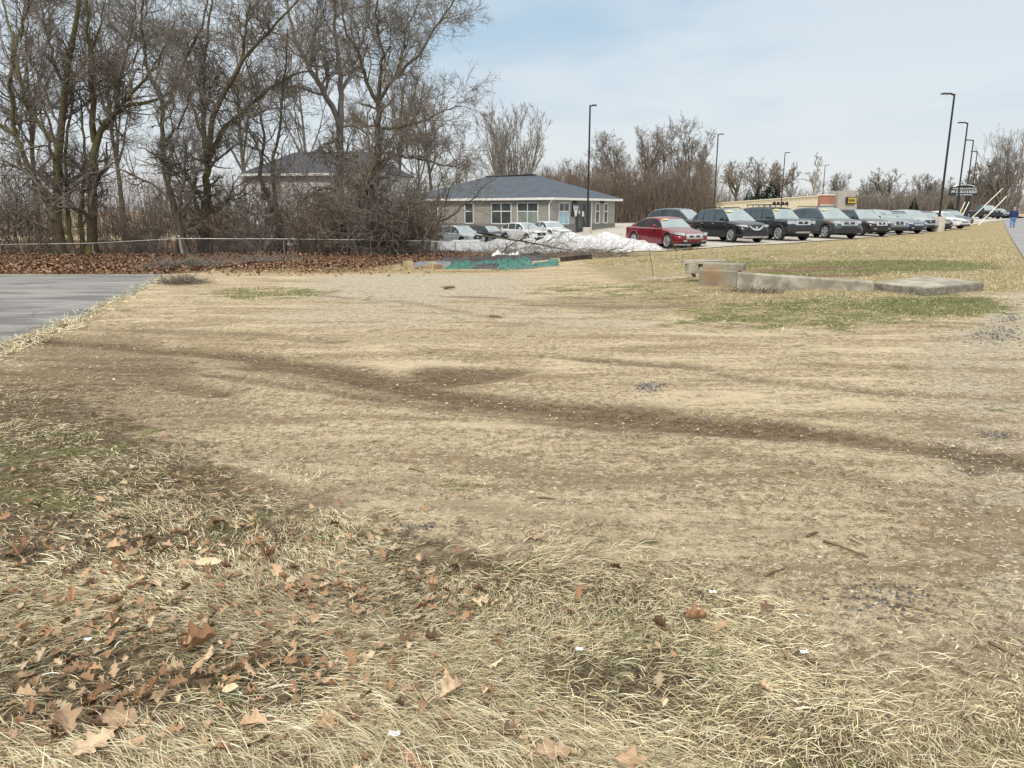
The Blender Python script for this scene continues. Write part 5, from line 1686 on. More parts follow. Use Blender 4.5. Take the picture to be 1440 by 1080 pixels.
t0, t1 = P(626, 380), P(796, 366)
def M_tarp(name, c1, c2, dk, thr):
    m, b, p = new_mat(name)
    tc = b.n('ShaderNodeTexCoord').outputs['Object']
    n1 = b.noise(tc, 2.2, 4, .6, .6)
    c = b.mix(b.ramp(b.noise(tc, 5, 5), .4, .6), c1, c2)
    c = b.mix(b.ramp(n1, thr, thr + .05), c, dk)
    c = b.mix(b.ramp(b.noise(tc, 11, 3), .60, .66, 0, .6), c, (.34, .36, .37))
    b.put(p.inputs['Base Color'], c); b.put(p.inputs['Roughness'], .5)
    bn = b.n('ShaderNodeBump', {'Height': b.noise(tc, 4.5, 5, .6, 1.2), 'Strength': 1.0, 'Distance': .14}); b.put(p.inputs['Normal'], bn.outputs[0])
    return m


green_t = M_tarp('green_tarp', (.008, .105, .075), (.025, .25, .18), (.055, .045, .042), .54)
_unused = (lambda *a, **k: None)('green_tarp', (.010, .135, .092), (.022, .24, .17), 1.5, .45, .6, 7)
grey_t = M('grey_tarp', (.14, .16, .18), (.25, .265, .28), 1.4, .5, .25, 9)
dark_t = M('dark_tarp', (.03, .028, .03), (.075, .065, .062), 1.6, .7, .3, 9)
crumple('tarp', 'crumpled green tarp spread on the ground in front of the snow', P(626, 378).x, P(700, 378).x, P(640, 380.5).y, P(640, 372).y, .27, green_t, 41)
crumple('tarp', 'second crumpled green tarp section, right of the first beside dark sheeting', P(698, 374).x, P(752, 374).x, P(720, 379).y, P(720, 368).y, .28, green_t, 47, 60)
crumple('tarp', 'small flap of green tarp at the right end of the heap', P(752, 372).x, P(788, 372).x, P(770, 374.5).y, P(770, 369).y, .18, green_t, 51, 50, 20)
crumple('tarp', 'flattened blue-grey tarp at the left end of the heap', P(580, 373).x, P(645, 373).x, P(620, 376).y, P(620, 369).y, .15, grey_t, 53, 60)
crumple('dark_sheet', 'dark brown plastic sheeting heaped along the back of the green tarps', P(615, 368).x, P(780, 368).x, P(700, 371).y, P(700, 364).y, .34, dark_t, 59, 90)
crumple('dark_sheet', 'bit of dark sheeting between the green tarp sections', P(672, 375).x, P(712, 375).x, P(690, 379.3).y, P(690, 374).y, .2, dark_t, 61, 50, 24)
crumple('white_sheet', 'white plastic sheet lying behind the green tarp', P(690, 366).x, P(735, 366).x, P(700, 367.5).y, P(700, 363.5).y, .45, M('white_plastic', (.75, .75, .74), (.62, .62, .62), 2, .4), 67, 50, 20)
lumber = M_bark('pale_lumber', (.36, .28, .165), (.50, .41, .27))
darkw = M_bark('dark_lumber', (.035, .028, .024), (.07, .058, .048))
for (p0, p1, w_, h_, mt, lab) in [((613, 382), (692, 381.3), .16, .07, lumber, 'pale plank lying along the front of the green tarp'), ((788, 368), (832, 364), .22, .20, darkw, 'dark heavy timber sticking out at the right of the heap'),
                                  ((832, 368.5), (872, 366.5), .14, .05, lumber, 'pale board in the grass right of the dark timber'), ((580, 378), (640, 373.5), .16, .08, lumber, 'pale board under the left end of the tarps'),
                                  ((308, 373.5), (342, 370.5), .10, .10, bark_pale, 'pale broken pole lying in the leaves before the fence'), ((340, 372.5), (385, 372), .12, .12, darkw, 'dark log lying in the leaves beside the pale pole'), ((893, 396), (960, 393.5), .10, .05, lumber, 'thin pale lath lying in the grass left of the block')]:
    a = P(*p0); c = P(*p1)
    simple('board' if mt is not bark_pale else 'broken_pole', lab, 'board', mt, a, lambda g: g.bar((0, 0, h_ / 2), (c - a) + Vector((0, 0, h_ / 2)), w_, h_), None, .008)
for px, py, s_, lab in [(574, 377, .34, 'pale square wood block at the left end of the tarp heap'), (608, 378, .30, 'pale wood block end beside the front plank'), (616, 379.3, .26, 'smaller brown wood block touching the green tarp')]:
    q = P(px, py)
    simple('wood_block', lab, 'wood block', lumber if 'pale' in lab else M('brown_wood', (.30, .21, .12)), q, lambda g: g.box((0, 0, s_ * .42), (s_ * 1.1, s_, s_ * .9), .4, taper=.95), None, .012)

# ------------------------------------------------------------------ snow
m, b, p = new_mat('old_snow')
tc = b.n('ShaderNodeTexCoord').outputs['Object']
d1 = b.noise(tc, 2.4, 6, .7); d2 = b.noise(tc, 14, 4, .7)
c = b.mix(b.ramp(d1, .44, .60, 0, .6), (.76, .77, .79), (.42, .40, .375))
c = b.mix(b.ramp(d2, .52, .62, 0, .8), c, (.22, .19, .16))
b.put(p.inputs['Base Color'], c); b.put(p.inputs['Roughness'], .6)
bn = b.n('ShaderNodeBump', {'Height': b.math('ADD', d1, b.math('MULTIPLY', d2, .4)), 'Strength': .8, 'Distance': .12}); b.put(p.inputs['Normal'], bn.outputs[0])


def snow(name, label, front_px, depth, hs, seed, nx=140, ny=40):
    fr_ = [P(*q) for q in front_px]
    fx = np.array([q.x for q in fr_]); fy_ = np.array([q.y for q in fr_])
    U = np.linspace(0, 1, nx)
    t = np.linspace(0, 1, len(fr_))
    X0 = np.interp(U, t, fx); Y0 = np.interp(U, t, fy_)
    hh = np.interp(U, [h[0] for h in hs], [h[1] for h in hs])
    V_ = np.linspace(0, 1, ny)[:, None]
    dep = depth * (.35 + .65 * np.sin(math.pi * np.clip(U, .02, .98)) ** .5)
    Xg = X0[None] + 0 * V_ + .25 * (vnoise(X0[None] + 0 * V_, V_ * 6 + 0 * X0[None], 1.1, seed) - .5)
    Yg = Y0[None] + V_ * dep[None]
    prof = np.sin(math.pi * np.clip(V_ * .98 + .01, 0, 1)) ** .7
    lum = .55 + .55 * vnoise(Xg, Yg, .75, seed + 1) + .34 * vnoise(Xg, Yg, 1.9, seed + 2) + .22 * vnoise(Xg, Yg, 4, seed + 3) + .12 * vnoise(Xg, Yg, 9, seed + 4)
    Zg = zf(Xg, Yg) - .05 + hh[None] * prof * lum * S(np.minimum(U, 1 - U)[None] / .05)
    b0 = np.array([X0.mean(), Y0.mean(), 0])
    Vv = np.stack([Xg, Yg, Zg], 2).reshape(-1, 3) - b0
    ii = (np.arange(ny - 1)[:, None] * nx + np.arange(nx - 1)[None, :]).ravel()
    o = link(name, np_mesh(name, Vv, np.stack([ii, ii + 1, ii + nx + 1, ii + nx], 1), m, None, True)); o.location = b0
    return tag(o, label, 'snow bank')


snow('snow_bank', 'long lumpy bank of old dirty snow between the fence and the office', [(592, 352), (660, 354), (720, 356), (800, 356.5), (870, 355), (945, 351)], 5.0, [(0, .4), (.15, .55), (.35, .65), (.5, .76), (.6, .74), (.72, .72), (.85, .55), (1, .25)], 71)
snow('snow_bank', 'small heap of snow beside the silver crossover at the left', [(640, 343), (664, 344), (690, 343)], 2.5, [(0, .4), (.5, .95), (1, .3)], 79, 50, 24)

# ------------------------------------------------------------------ brush piles and fallen limbs
def limb_branch(name, label, pts, rads, n1, L1, mat, n2=5, cat='branch'):
    base = pts[0]
    Pn, Rn = resample([q - base for q in pts], rads, 14)
    b1, r1 = grow(Pn[None], Rn[None], n1, (.15, 1), (50, 15), L1, True, 7, .16, .02, .5, .009)
    b2, r2 = grow(b1, r1, n2, (.15, 1), (45, 15), (.3, .7), False, 5, .15, .02, .6, .007)
    o = link(name, np_mesh(name, *merge([tubes(Pn[None], Rn[None], 7), tubes(b1, r1, 4), tubes(b2, r2, 3)]), mat)); o.location = base
    return tag(o, label, cat)


limb_branch('fallen_branch', 'long bare fallen branch lying across the snow bank', [at(668, 331, 42.3), at(700, 334, 42), at(745, 341, 41.6), at(790, 350, 41.2), at(835, 358, 41)], [.05, .045, .04, .03, .015], 14, (.5, 1.5), bark_dark)
limb_branch('fallen_branch', 'bare branch rising from the brush in front of the snow, right end', [at(880, 356, 40), at(850, 350, 40.4), at(825, 345, 41), at(800, 338, 41)], [.035, .03, .02, .012], 9, (.4, 1.0), bark_dark)
limb_branch('fallen_branch', 'bare forked branch leaning against the fence end before the snow', [at(705, 357, 41), at(716, 345, 41.3), at(738, 334, 41.8), at(752, 326, 42)], [.04, .03, .02, .012], 10, (.4, 1.1), bark_dark)


def brush_pile(name, label, c0, c1, wid, hgt, n, mat, rad=(.008, .022), L_=(.5, 1.6)):
    t = rng.uniform(0, 1, n)
    x = c0.x + (c1.x - c0.x) * t + rng.normal(size=n) * .2; y = c0.y + (c1.y - c0.y) * t + rng.normal(size=n) * wid
    env = np.exp(-((t - .5) / .33) ** 2)
    z = zf(x, y) + rng.uniform(0, 1, n) ** 1.4 * hgt * (.35 + .65 * env)
    k = 6; out = np.empty((n, k, 3)); out[:, 0] = np.stack([x, y, z], 1)
    D = rng.normal(size=(n, 3)) * [1, .6, .22]; D /= np.linalg.norm(D, axis=1, keepdims=True); L = rng.uniform(*L_, n)
    for j in range(1, k):
        D = D + rng.normal(size=(n, 3)) * .18; D[:, 2] -= .02; D /= np.linalg.norm(D, axis=1, keepdims=True)
        out[:, j] = out[:, j - 1] + D * (L / (k - 1))[:, None]
    out[:, :, 2] = np.maximum(out[:, :, 2], zf(out[:, :, 0], out[:, :, 1]) + .01)
    Rn = rng.uniform(*rad, n)[:, None] * np.linspace(1, .4, k)[None]
    b1, r1 = grow(out, Rn, 3, (.1, 1), (45, 15), (.3, .6), False, 4, .2, 0, .6, .006)
    base = np.array([(c0.x + c1.x) / 2, (c0.y + c1.y) / 2, 0])
    V, Q_ = merge([tubes(out, Rn, 5), tubes(b1, r1, 3)])
    o = link(name, np_mesh(name, V - base, Q_, mat)); o.location = base
    return tag(o, label, 'brush pile')


brush_pile('brush_pile', 'pile of bare cut brush along the foot of the snow bank', P(665, 360), P(885, 361), .45, .6, 300, twig_m)
brush_pile('brush_pile', 'dark heap of twigs and soil at the corner of the asphalt', P(205, 381), P(310, 378), .45, .4, 420, twig_m, L_=(.2, .8))
brush_pile('brush_pile', 'low tangle of sticks in the leaves before the grey-barked tree', P(330, 372), P(420, 370), .4, .35, 160, twig_m)
brush_pile('brush_pile', 'little clump of dark roots on the grass beside the asphalt tip', P(238, 399), P(275, 397), .15, .16, 140, twig_m, (.005, .012), (.15, .4))
brush_pile('brush_pile', 'dry weeds and leaves lying along the foot of the concrete wall', P(1030, 409), P(1100, 413), .06, .10, 60, twig_m, (.003, .006), (.08, .25))
brush_pile('brush_pile', 'small scrap of brush in front of the red sedan on the pavement edge', P(945, 352), P(975, 351.5), .15, .2, 60, bark_dark, (.005, .012), (.15, .4))

# ------------------------------------------------------------------ walking person
def skin_body(name, verts, edges, radii, mat, parent, sub=2):
    me = bpy.data.meshes.new(name); me.from_pydata(verts, edges, [])
    me.materials.append(mat)
    o = link(name, me, parent)
    md = o.modifiers.new('skin', 'SKIN'); md.use_smooth_shade = True
    for i, r_ in enumerate(radii):
        sv = me.skin_vertices[0].data[i]; sv.radius = r_ if hasattr(r_, '__len__') else (r_, r_); sv.use_root = (i == 0)
    s_ = o.modifiers.new('subdivision', 'SUBSURF'); s_.levels = sub; s_.render_levels = sub
    return o


q = P(1423, 321)
per = thing('person', 'person walking away along the path in a navy jacket and jeans', 'person', q, R(-30))
skin_m = M('skin', (.52, .33, .25), (.46, .29, .22), 8, .5); navy_c = M('navy_jacket', (.018, .030, .115), (.026, .042, .15), 6, .9, .4, 40); jean = M('denim', (.085, .17, .36), (.13, .24, .45), 6, .9, .4, 40); hair_m = M('grey_hair', (.30, .28, .26), (.42, .40, .38), 20, .9)
# facing local +y (away); origin between the feet
bv = [(0, 0, .96), (0, 0, 1.15), (0, .0, 1.36), (0, .0, 1.48), (0, .03, 1.58), (0, .045, 1.68), (0, .03, 1.75),
      (.19, -.01, 1.42), (.27, -.03, 1.14), (.27, .04, .90), (-.19, -.01, 1.42), (-.27, .03, 1.14), (-.25, .12, .92),
      (.10, 0, .90), (.11, .06, .50), (.11, -.02, .09), (.115, .12, .05), (-.10, 0, .90), (-.11, -.05, .50), (-.11, -.22, .13), (-.115, -.13, .05),
      (0, .155, 1.655)]
be = [(0, 1), (1, 2), (2, 3), (3, 4), (4, 5), (5, 6), (2, 7), (7, 8), (8, 9), (2, 10), (10, 11), (11, 12), (0, 13), (13, 14), (14, 15), (15, 16), (0, 17), (17, 18), (18, 19), (19, 20), (5, 21)]
br_ = [(.15, .11), (.15, .11), (.16, .11), (.065, .065), (.075, .085), (.085, .10), (.06, .075), .065, .045, .03, .065, .045, .03, .085, .06, .045, .04, .085, .06, .045, .04, .018]
for sg, wx, wy, wz in ((1, .27, .04, .90), (-1, -.25, .12, .92)):
    w0 = 9 if sg == 1 else 12
    for k, (dx, dy, L_) in enumerate(((-.0, .035, .085), (.0, .012, .095), (0, -.012, .09), (0, -.034, .07), (-.03 * sg, .045, .06))):
        i0 = len(bv)
        bv += [(wx + dx * .5, wy + dy, wz - (.08 if k < 4 else .03)), (wx + dx, wy + dy * 1.05 + .01, wz - (.08 if k < 4 else .03) - L_ * .55), (wx + dx - .012 * sg, wy + dy + .022, wz - (.08 if k < 4 else .03) - L_)]
        be += [(w0, i0), (i0, i0 + 1), (i0 + 1, i0 + 2)]; br_ += [.016, .011, .009]
body = skin_body('body', bv, be, br_, skin_m, per)
skin_body('jacket', [(0, 0, .86), (0, 0, 1.05), (0, 0, 1.25), (0, 0, 1.40), (0, .01, 1.49), (.20, -.01, 1.42), (.285, -.03, 1.14), (.275, .03, .95), (-.20, -.01, 1.42), (-.285, .03, 1.14), (-.26, .10, .97)], [(0, 1), (1, 2), (2, 3), (3, 4), (3, 5), (5, 6), (6, 7), (3, 8), (8, 9), (9, 10)],
          [(.215, .16), (.22, .165), (.215, .16), (.17, .13), (.085, .085), .105, .085, .07, .105, .085, .07], navy_c, per)
skin_body('jeans', [(0, 0, .92), (.105, 0, .82), (.115, .06, .50), (.112, -.02, .10), (-.105, 0, .82), (-.115, -.05, .50), (-.112, -.21, .15)], [(0, 1), (1, 2), (2, 3), (0, 4), (4, 5), (5, 6)], [(.18, .14), (.115, .12), .09, .08, (.115, .12), .09, .08], jean, per)
skin_body('hair', [(0, -.005, 1.66), (0, .02, 1.75), (0, .07, 1.78)], [(0, 1), (1, 2)], [(.088, .075), (.085, .085), (.06, .05)], hair_m, per)
for sx_, sy_, rz_ in ((.115, .05, .0), (-.115, -.17, .0)):
    G().box((sx_, sy_, .05), (.10, .28, .09), rz_, taper=.8).build('shoe', M('shoe_leather', (.03, .028, .026)), per, True, .03)
# ------------------------------------------------------------------ grass, straw
def blades(n, xy, L, wd, az, e0, droop, curl, colr, k=5, lift=0.0):
    """flat tapering blades; returns verts, quads, colours"""
    P0 = np.empty((n, k, 3)); P0[:, 0, :2] = xy; P0[:, 0, 2] = 0
    e = e0.copy(); a = az.copy(); h = lift * np.ones(n)
    P0[:, 0, 2] = h
    st = L / (k - 1)
    for j in range(1, k):
        P0[:, j, 0] = P0[:, j - 1, 0] + st * np.cos(e) * np.cos(a)
        P0[:, j, 1] = P0[:, j - 1, 1] + st * np.cos(e) * np.sin(a)
        h = np.maximum(h + st * np.sin(e), .002 + .004 * rng.random(n)); P0[:, j, 2] = h
        e = e - droop; a = a + curl
    P0[:, :, 2] += zf(P0[:, :, 0], P0[:, :, 1])
    side = np.stack([-np.sin(az), np.cos(az), rng.normal(size=n) * .5], 1); side /= np.linalg.norm(side, axis=1, keepdims=True)
    w_ = wd[:, None] * np.array([.8, 1, .9, .65, .18][:k])[None] / 2
    V = np.empty((n, k, 2, 3)); V[:, :, 0] = P0 - side[:, None] * w_[..., None]; V[:, :, 1] = P0 + side[:, None] * w_[..., None]
    b0 = (np.arange(n) * k * 2)[:, None] + (np.arange(k - 1) * 2)[None]
    Q = np.stack([b0, b0 + 1, b0 + 3, b0 + 2], 2).reshape(-1, 4)
    C = np.repeat(colr[:, None], k * 2, 1).reshape(-1, 3)
    return V.reshape(-1, 3), Q, C


def build_stuff(name, label, parts, mat):
    Vs, Qs, Cs, o_ = [], [], [], 0
    for V, Q, C in parts:
        Vs.append(V); Qs.append(Q + o_); Cs.append(C); o_ += len(V)
    o = link(name, np_mesh(name, np.concatenate(Vs), np.concatenate(Qs), mat, np.concatenate(Cs)))
    return tag(o, label, 'ground cover', None, 'stuff')


def palette(n, cols, w_, jit=.12):
    c = np.array(cols)[rng.choice(len(cols), n, p=np.array(w_) / sum(w_))]
    return np.clip(c * (1 + rng.normal(size=(n, 1)) * jit), .01, 1)


blade_m = M_attr('dry_blades', .75, 0, .12, 60)
green_m = M_attr('green_blades', .7, 0, .1, 60)
STRAW = [(.74, .66, .44), (.64, .55, .345), (.50, .415, .25), (.31, .24, .14), (.82, .765, .57), (.13, .095, .06), (.40, .38, .18)]
SW = [.30, .24, .14, .12, .12, .06, .02]


def lawn_at(x, y):
    return zone(x, y)


def scatter(n, d0, d1, spread=.80, power=1.0):
    """points in the wedge in front of the lens, thinning with distance"""
    u = rng.random(n)
    d = d0 * (d1 / d0) ** (u ** power)
    a = rng.uniform(-spread, spread, n)
    return a * d, d


parts = []
# clumps with a common lay, foreground lawn
n_c = 7000
cx, cy = scatter(n_c, 1.55, 8.5, .86, .85)
dirt_, gr_, li_, ga_, la_, ve_ = zone(cx, cy)
ok = rng.random(n_c) < np.clip(la_ * 1.0, 0, 1) * (1 - .6 * dirt_) * (.06 + .94 * S((vnoise(cx, cy, 1.7, 77) - .40) / .22)) * (1 - .55 * S((np.hypot(cx, cy) - 3.2) / 2.5))
cx, cy = cx[ok], cy[ok]
per_ = 34
n = len(cx) * per_
flow = 2 * math.pi * (vnoise(cx, cy, .8, 81) * 1.6 + .1)
idx = np.repeat(np.arange(len(cx)), per_)
dist = np.hypot(cx, cy)[idx]
rad = rng.normal(size=(n, 2)) * .055
xy = np.stack([cx[idx], cy[idx]], 1) + rad
az = flow[idx] + rng.normal(size=n) * .5
L = rng.uniform(.03, .115, n) * (.65 + .6 * rng.random(len(cx))[idx]) * (1.12 - .55 * S((dist - 2.2) / 3.0))
e0 = np.abs(rng.normal(.30, .26, n)); dr_ = rng.uniform(.05, .30, n)
wd = rng.uniform(.0016, .0038, n) * (1 + .11 * np.maximum(dist - 2.5, 0))
cl = palette(n, STRAW, SW)
tone = (vnoise(xy[:, 0], xy[:, 1], 1.9, 83) - .5)[:, None]
cl = np.clip(cl * (1 + .5 * tone), .01, .95)
parts.append(blades(n, xy, L, wd, az, e0, dr_, rng.normal(size=n) * .08, cl))
# matted thatch lying flat everywhere on the lawn, darkened to paint shade between straws
n = 230000
x, y = scatter(n, 1.5, 13, .86, .8)
dirt_, gr_, li_, ga_, la_, ve_ = zone(x, y)
ok = rng.random(n) < np.clip(la_, 0, 1) * (1 - .5 * dirt_) * (.25 + .75 * S((vnoise(x, y, 1.7, 77) - .30) / .3))
x, y = x[ok], y[ok]; n = len(x); dist = np.hypot(x, y)
az = 2 * math.pi * (vnoise(x, y, .8, 81) * 1.6 + .1) + rng.normal(size=n) * 1.3
parts.append(blades(n, np.stack([x, y], 1), rng.uniform(.02, .09, n) * (1.1 - .5 * S((dist - 2.5) / 4)), rng.uniform(.0014, .0034, n) * (1 + .10 * np.maximum(dist - 2.5, 0)), az, np.abs(rng.normal(.12, .18, n)), rng.uniform(.0, .2, n), rng.normal(size=n) * .2, palette(n, STRAW, [.10, .17, .2, .24, .05, .22, .02], .25)))
# loose bits of straw on the bare drive
n = 60000
x, y = scatter(n, 2.2, 20, .80, .9)
dirt_, gr_, li_, ga_, la_, ve_ = zone(x, y)
ok = rng.random(n) < (1 - la_) * (.75 - .45 * dirt_) * (.35 + .65 * vnoise(x, y, 1.4, 87))
x, y = x[ok], y[ok]; n = len(x); dist = np.hypot(x, y)
parts.append(blades(n, np.stack([x, y], 1), rng.uniform(.010, .045, n) * (1 + .03 * dist), rng.uniform(.0012, .0026, n) * (1 + .14 * np.maximum(dist - 2.5, 0)), rng.normal(size=n) * .8 + .1, np.abs(rng.normal(.05, .10, n)), rng.uniform(.0, .1, n), rng.normal(size=n) * .15, palette(n, STRAW, [.3, .25, .15, .14, .12, .1, .0], .2), 4))
build_stuff('dry_grass', 'matted straw-coloured dead grass covering the foreground lawn and drive', parts, blade_m)

# straw hanging over the broken edge of the old asphalt
n = 5000
i_ = rng.integers(0, len(ae) - 1, n); t = rng.random(n)
x = np.array([ae[i].x + (ae[i + 1].x - ae[i].x) * k for i, k in zip(i_, t)]) + rng.normal(size=n) * .10; y = np.array([ae[i].y + (ae[i + 1].y - ae[i].y) * k for i, k in zip(i_, t)]) + rng.normal(size=n) * .22 - .05
edge_straw = blades(n, np.stack([x, y], 1), rng.uniform(.05, .16, n), rng.uniform(.004, .010, n), rng.uniform(0, 6.28, n), np.abs(rng.normal(.3, .3, n)), rng.uniform(.1, .3, n), rng.normal(size=n) * .2, palette(n, STRAW, SW), 4, .012)

# dry turf on the verge between the drive and the cars, and round the slabs
parts = []
n = 200000
x, y = scatter(n, 9.5, 46, .78, .75)
px_edge = P(1413, 330)
dirt_, gr_, li_, ga_, la_, ve_ = zone(x, y)
verge = ve_ * S((vnoise(x, y, .25, 91) - .1) / .2)
lot_y = np.interp(x, [q.x for q in front], [q.y for q in front])
verge = verge * (y < lot_y - .15)
path_d = (x - edge[0].x) * nr.x + (y - edge[0].y) * nr.y
verge = verge * (path_d < -.15)
keep = np.maximum(verge * .85, gr_ * .9 * (path_d < -.15)) * (1 - .7 * dirt_)
# not inside the slabs
for c0, r_ in ((cm, 1.0), (Vector((q2.x, q2.y + .2, 0)), .7)):
    keep = keep * (np.hypot(x - c0.x, y - c0.y) > r_)
wall_d = seg_dist(x, y, [P(1036, 404), P(1226, 410)])
keep = keep * (wall_d > np.where(y < 16.2, .05, .25))
ok = rng.random(n) < keep * (.35 + .65 * S((vnoise(x, y, .9, 131) - .25) / .3))
x, y, gr_ = x[ok], y[ok], gr_[ok]; n = len(x); dist = np.hypot(x, y)
isg = rng.random(n) < np.clip(gr_ * 1.1 - .1, 0, .92) * (.55 + .9 * vnoise(x, y, 1.3, 93))
cl = palette(n, [(.66, .57, .35), (.52, .445, .25), (.40, .355, .18), (.25, .205, .11), (.76, .68, .46)], [.3, .3, .2, .12, .1], .2)
cl[isg] = palette(int(isg.sum()), [(.085, .13, .035), (.13, .175, .055), (.22, .235, .09), (.06, .09, .025)], [.4, .3, .15, .15], .2)
parts.append(blades(n, np.stack([x, y], 1), rng.uniform(.03, .10, n) * (1 + .006 * dist), rng.uniform(.003, .007, n) * (1 + .04 * (dist - 12)), rng.uniform(0, 2 * math.pi, n), np.abs(rng.normal(.55, .35, n)), rng.uniform(.05, .35, n), rng.normal(size=n) * .2, cl, 4))
parts.append(edge_straw)
build_stuff('verge_grass', 'short mixed green and straw turf on the verge before the parked cars', parts, blade_m)

# green tufts in the foreground
parts = []
n_c = 1500
cx, cy = scatter(n_c, 1.6, 9, .84, .9)
dirt_, gr_, li_, ga_, la_, ve_ = zone(cx, cy)
ok = rng.random(n_c) < np.clip(gr_ * .9 + .05 * la_, 0, 1) * la_ * S((vnoise(cx, cy, 2.2, 95) - .35) / .25)
cx, cy = cx[ok], cy[ok]; per_ = 30; n = len(cx) * per_; idx = np.repeat(np.arange(len(cx)), per_); dist = np.hypot(cx, cy)[idx]
xy = np.stack([cx[idx], cy[idx]], 1) + rng.normal(size=(n, 2)) * .04
cl = palette(n, [(.10, .135, .04), (.15, .18, .06), (.24, .24, .10), (.07, .09, .03)], [.35, .3, .2, .15], .2)
parts.append(blades(n, xy, rng.uniform(.03, .10, n), rng.uniform(.0018, .0034, n) * (1 + .14 * np.maximum(dist - 2.5, 0)), rng.uniform(0, 6.28, n), np.abs(rng.normal(.7, .4, n)), rng.uniform(.05, .4, n), rng.normal(size=n) * .2, cl))
build_stuff('green_grass', 'sparse green grass tufts growing through the dead lawn', parts, green_m)

# ------------------------------------------------------------------ leaves
def leaf_shape(kind, L, curl, bend, seed):
    r_ = random.Random(seed); k = 13
    ts = np.linspace(0, 1, k); V, Q = [], []
    for i, t in enumerate(ts):
        if kind == 'oak':
            lob = .5 + .5 * math.cos(2 * math.pi * (t * 3.5 + .02)); w = (.13 + .26 * lob ** 1.0) * math.sin(math.pi * min(1, t * 1.02 + .03)) ** .5 * (1.0 if t < .85 else (1 - t) / .15 * .8 + .1)
        elif kind == 'maple':
            w = .46 * math.sin(math.pi * t ** .8) ** .6 * (.72 + .28 * math.cos(2 * math.pi * t * 2.5))
        else:
            w = .26 * math.sin(math.pi * t ** .85) ** .8
        if t > .98: w = .004
        if i == 0: w = .012
        zc_ = bend * (t - .5) ** 2 * L
        row = []
        for s in (-1, -.5, 0, .5, 1):
            y = s * w * L; c_ = curl * abs(s) ** 1.6 * w * L
            row.append((t * L - L / 2 + r_.uniform(-.01, .01) * L + (.10 * L * abs(s) if kind != 'plain' else 0), y * math.cos(curl * .45 * abs(s)), zc_ + c_ + r_.uniform(-.012, .012) * L + (.0 if s else -.02 * L * abs(curl))))
        V.append(row)
    V = np.array(V).reshape(-1, 3)
    V[:, 2] -= V[:, 2].min()
    ii = (np.arange(k - 1)[:, None] * 5 + np.arange(4)[None]).ravel()
    return V, np.stack([ii, ii + 1, ii + 6, ii + 5], 1)


LV = []
for i, (kd, cu, be_) in enumerate([('oak', .2, .2), ('oak', .8, -.3), ('oak', 1.3, .4), ('maple', .3, .2), ('maple', .9, -.4), ('maple', 1.5, .3), ('plain', .5, .3), ('maple', .7, -.2), ('oak', .5, .5), ('oak', -.6, .3)]):
    LV.append((kd, cu, *leaf_shape(kd, 1.0, cu, be_, 300 + i)))


def M_leaf(name, c1, c2):
    m, b, p = new_mat(name)
    tc = b.n('ShaderNodeTexCoord').outputs['Object']
    nz = b.noise(tc, 3.5, 5, .65)
    oi = b.n('ShaderNodeObjectInfo').outputs['Random']
    c = b.mix(b.ramp(nz, .35, .68), c1, c2)
    sp = b.n('ShaderNodeSeparateXYZ', {'Vector': tc}).outputs[1]
    c = b.mix(b.ramp(b.math('ABSOLUTE', sp), .02, .0, 0, .4), c, tuple(k * 1.5 for k in c1))
    c = b.mix(b.ramp(b.noise(tc, 16, 2), .66, .72, 0, .6), c, (.06, .035, .02))
    hs = b.n('ShaderNodeHueSaturation', {'Color': c, 'Value': b.ramp(oi, 0, 1, .75, 1.25)}).outputs[0]
    b.put(p.inputs['Base Color'], hs); b.put(p.inputs['Roughness'], .6); p.inputs['Specular IOR Level'].default_value = .3
    return m


leafs = {'tan': M_leaf('leaf_tan', (.48, .335, .215), (.34, .225, .14)), 'rust': M_leaf('leaf_rust', (.36, .21, .12), (.25, .14, .08)), 'pale': M_leaf('leaf_pale', (.64, .49, .33), (.48, .34, .21)), 'dark': M_leaf('leaf_dark', (.22, .125, .08), (.13, .075, .048))}
LABEL = {'tan': 'curled tan dead leaf lying in the foreground straw grass', 'rust': 'rust-orange dead leaf lying in the foreground straw grass', 'pale': 'pale beige dead leaf lying in the foreground straw grass', 'dark': 'dark brown dead leaf lying in the foreground straw grass'}
lmesh = {}


def leaf_obj(x, y, s, var, cn, rot, z=.02, label=None, group=True):
    if (var, cn) not in lmesh:
        kd, cu, V, Q_ = LV[var]
        me = np_mesh('fallen_leaf', V, Q_, leafs[cn], None, True)
        lmesh[(var, cn)] = me
    o = link('fallen_leaf', lmesh[(var, cn)])
    o.location = (x, y, zg(x, y) + z); o.rotation_euler = rot; o.scale = (s, s, s)
    tag(o, label or LABEL[cn], 'leaf', ('%s fallen leaves in the foreground' % cn) if group else None)
    return o


def leafy(px, py):
    """how leafy the lawn is at a place"""
    return 0


# places thick with leaves, found on the lawn
spots = [P(*q) for q in [(60, 790), (160, 760), (300, 800), (380, 890), (280, 910), (190, 930), (60, 880), (40, 1000), (160, 1030), (300, 1040), (500, 1020), (520, 900), (460, 960), (400, 760), (570, 830), (90, 720), (220, 850), (30, 780), (970, 880), (340, 720), (120, 840), (60, 1050), (230, 1010), (560, 1060), (20, 930), (420, 840), (250, 740), (500, 780)]]
cand = []
for _ in range(3600):
    if rnd.random() < .85:
        s_ = rnd.choice(spots); x = s_.x + rnd.gauss(0, .32); y = s_.y + rnd.gauss(0, .30)
    else:
        d = 1.7 * (8.5 / 1.7) ** rnd.random(); x = rnd.uniform(-.78, .25) * d; y = d
    if y < 1.5 or y > 11: continue
    cand.append((x, y))
cx = np.array([c[0] for c in cand]); cy = np.array([c[1] for c in cand])
la_ = zone(cx, cy)[4]
cand = [c for c, k in zip(cand, la_) if rnd.random() < k]
cand = cand[:1150]
cand.sort(key=lambda c: c[1])
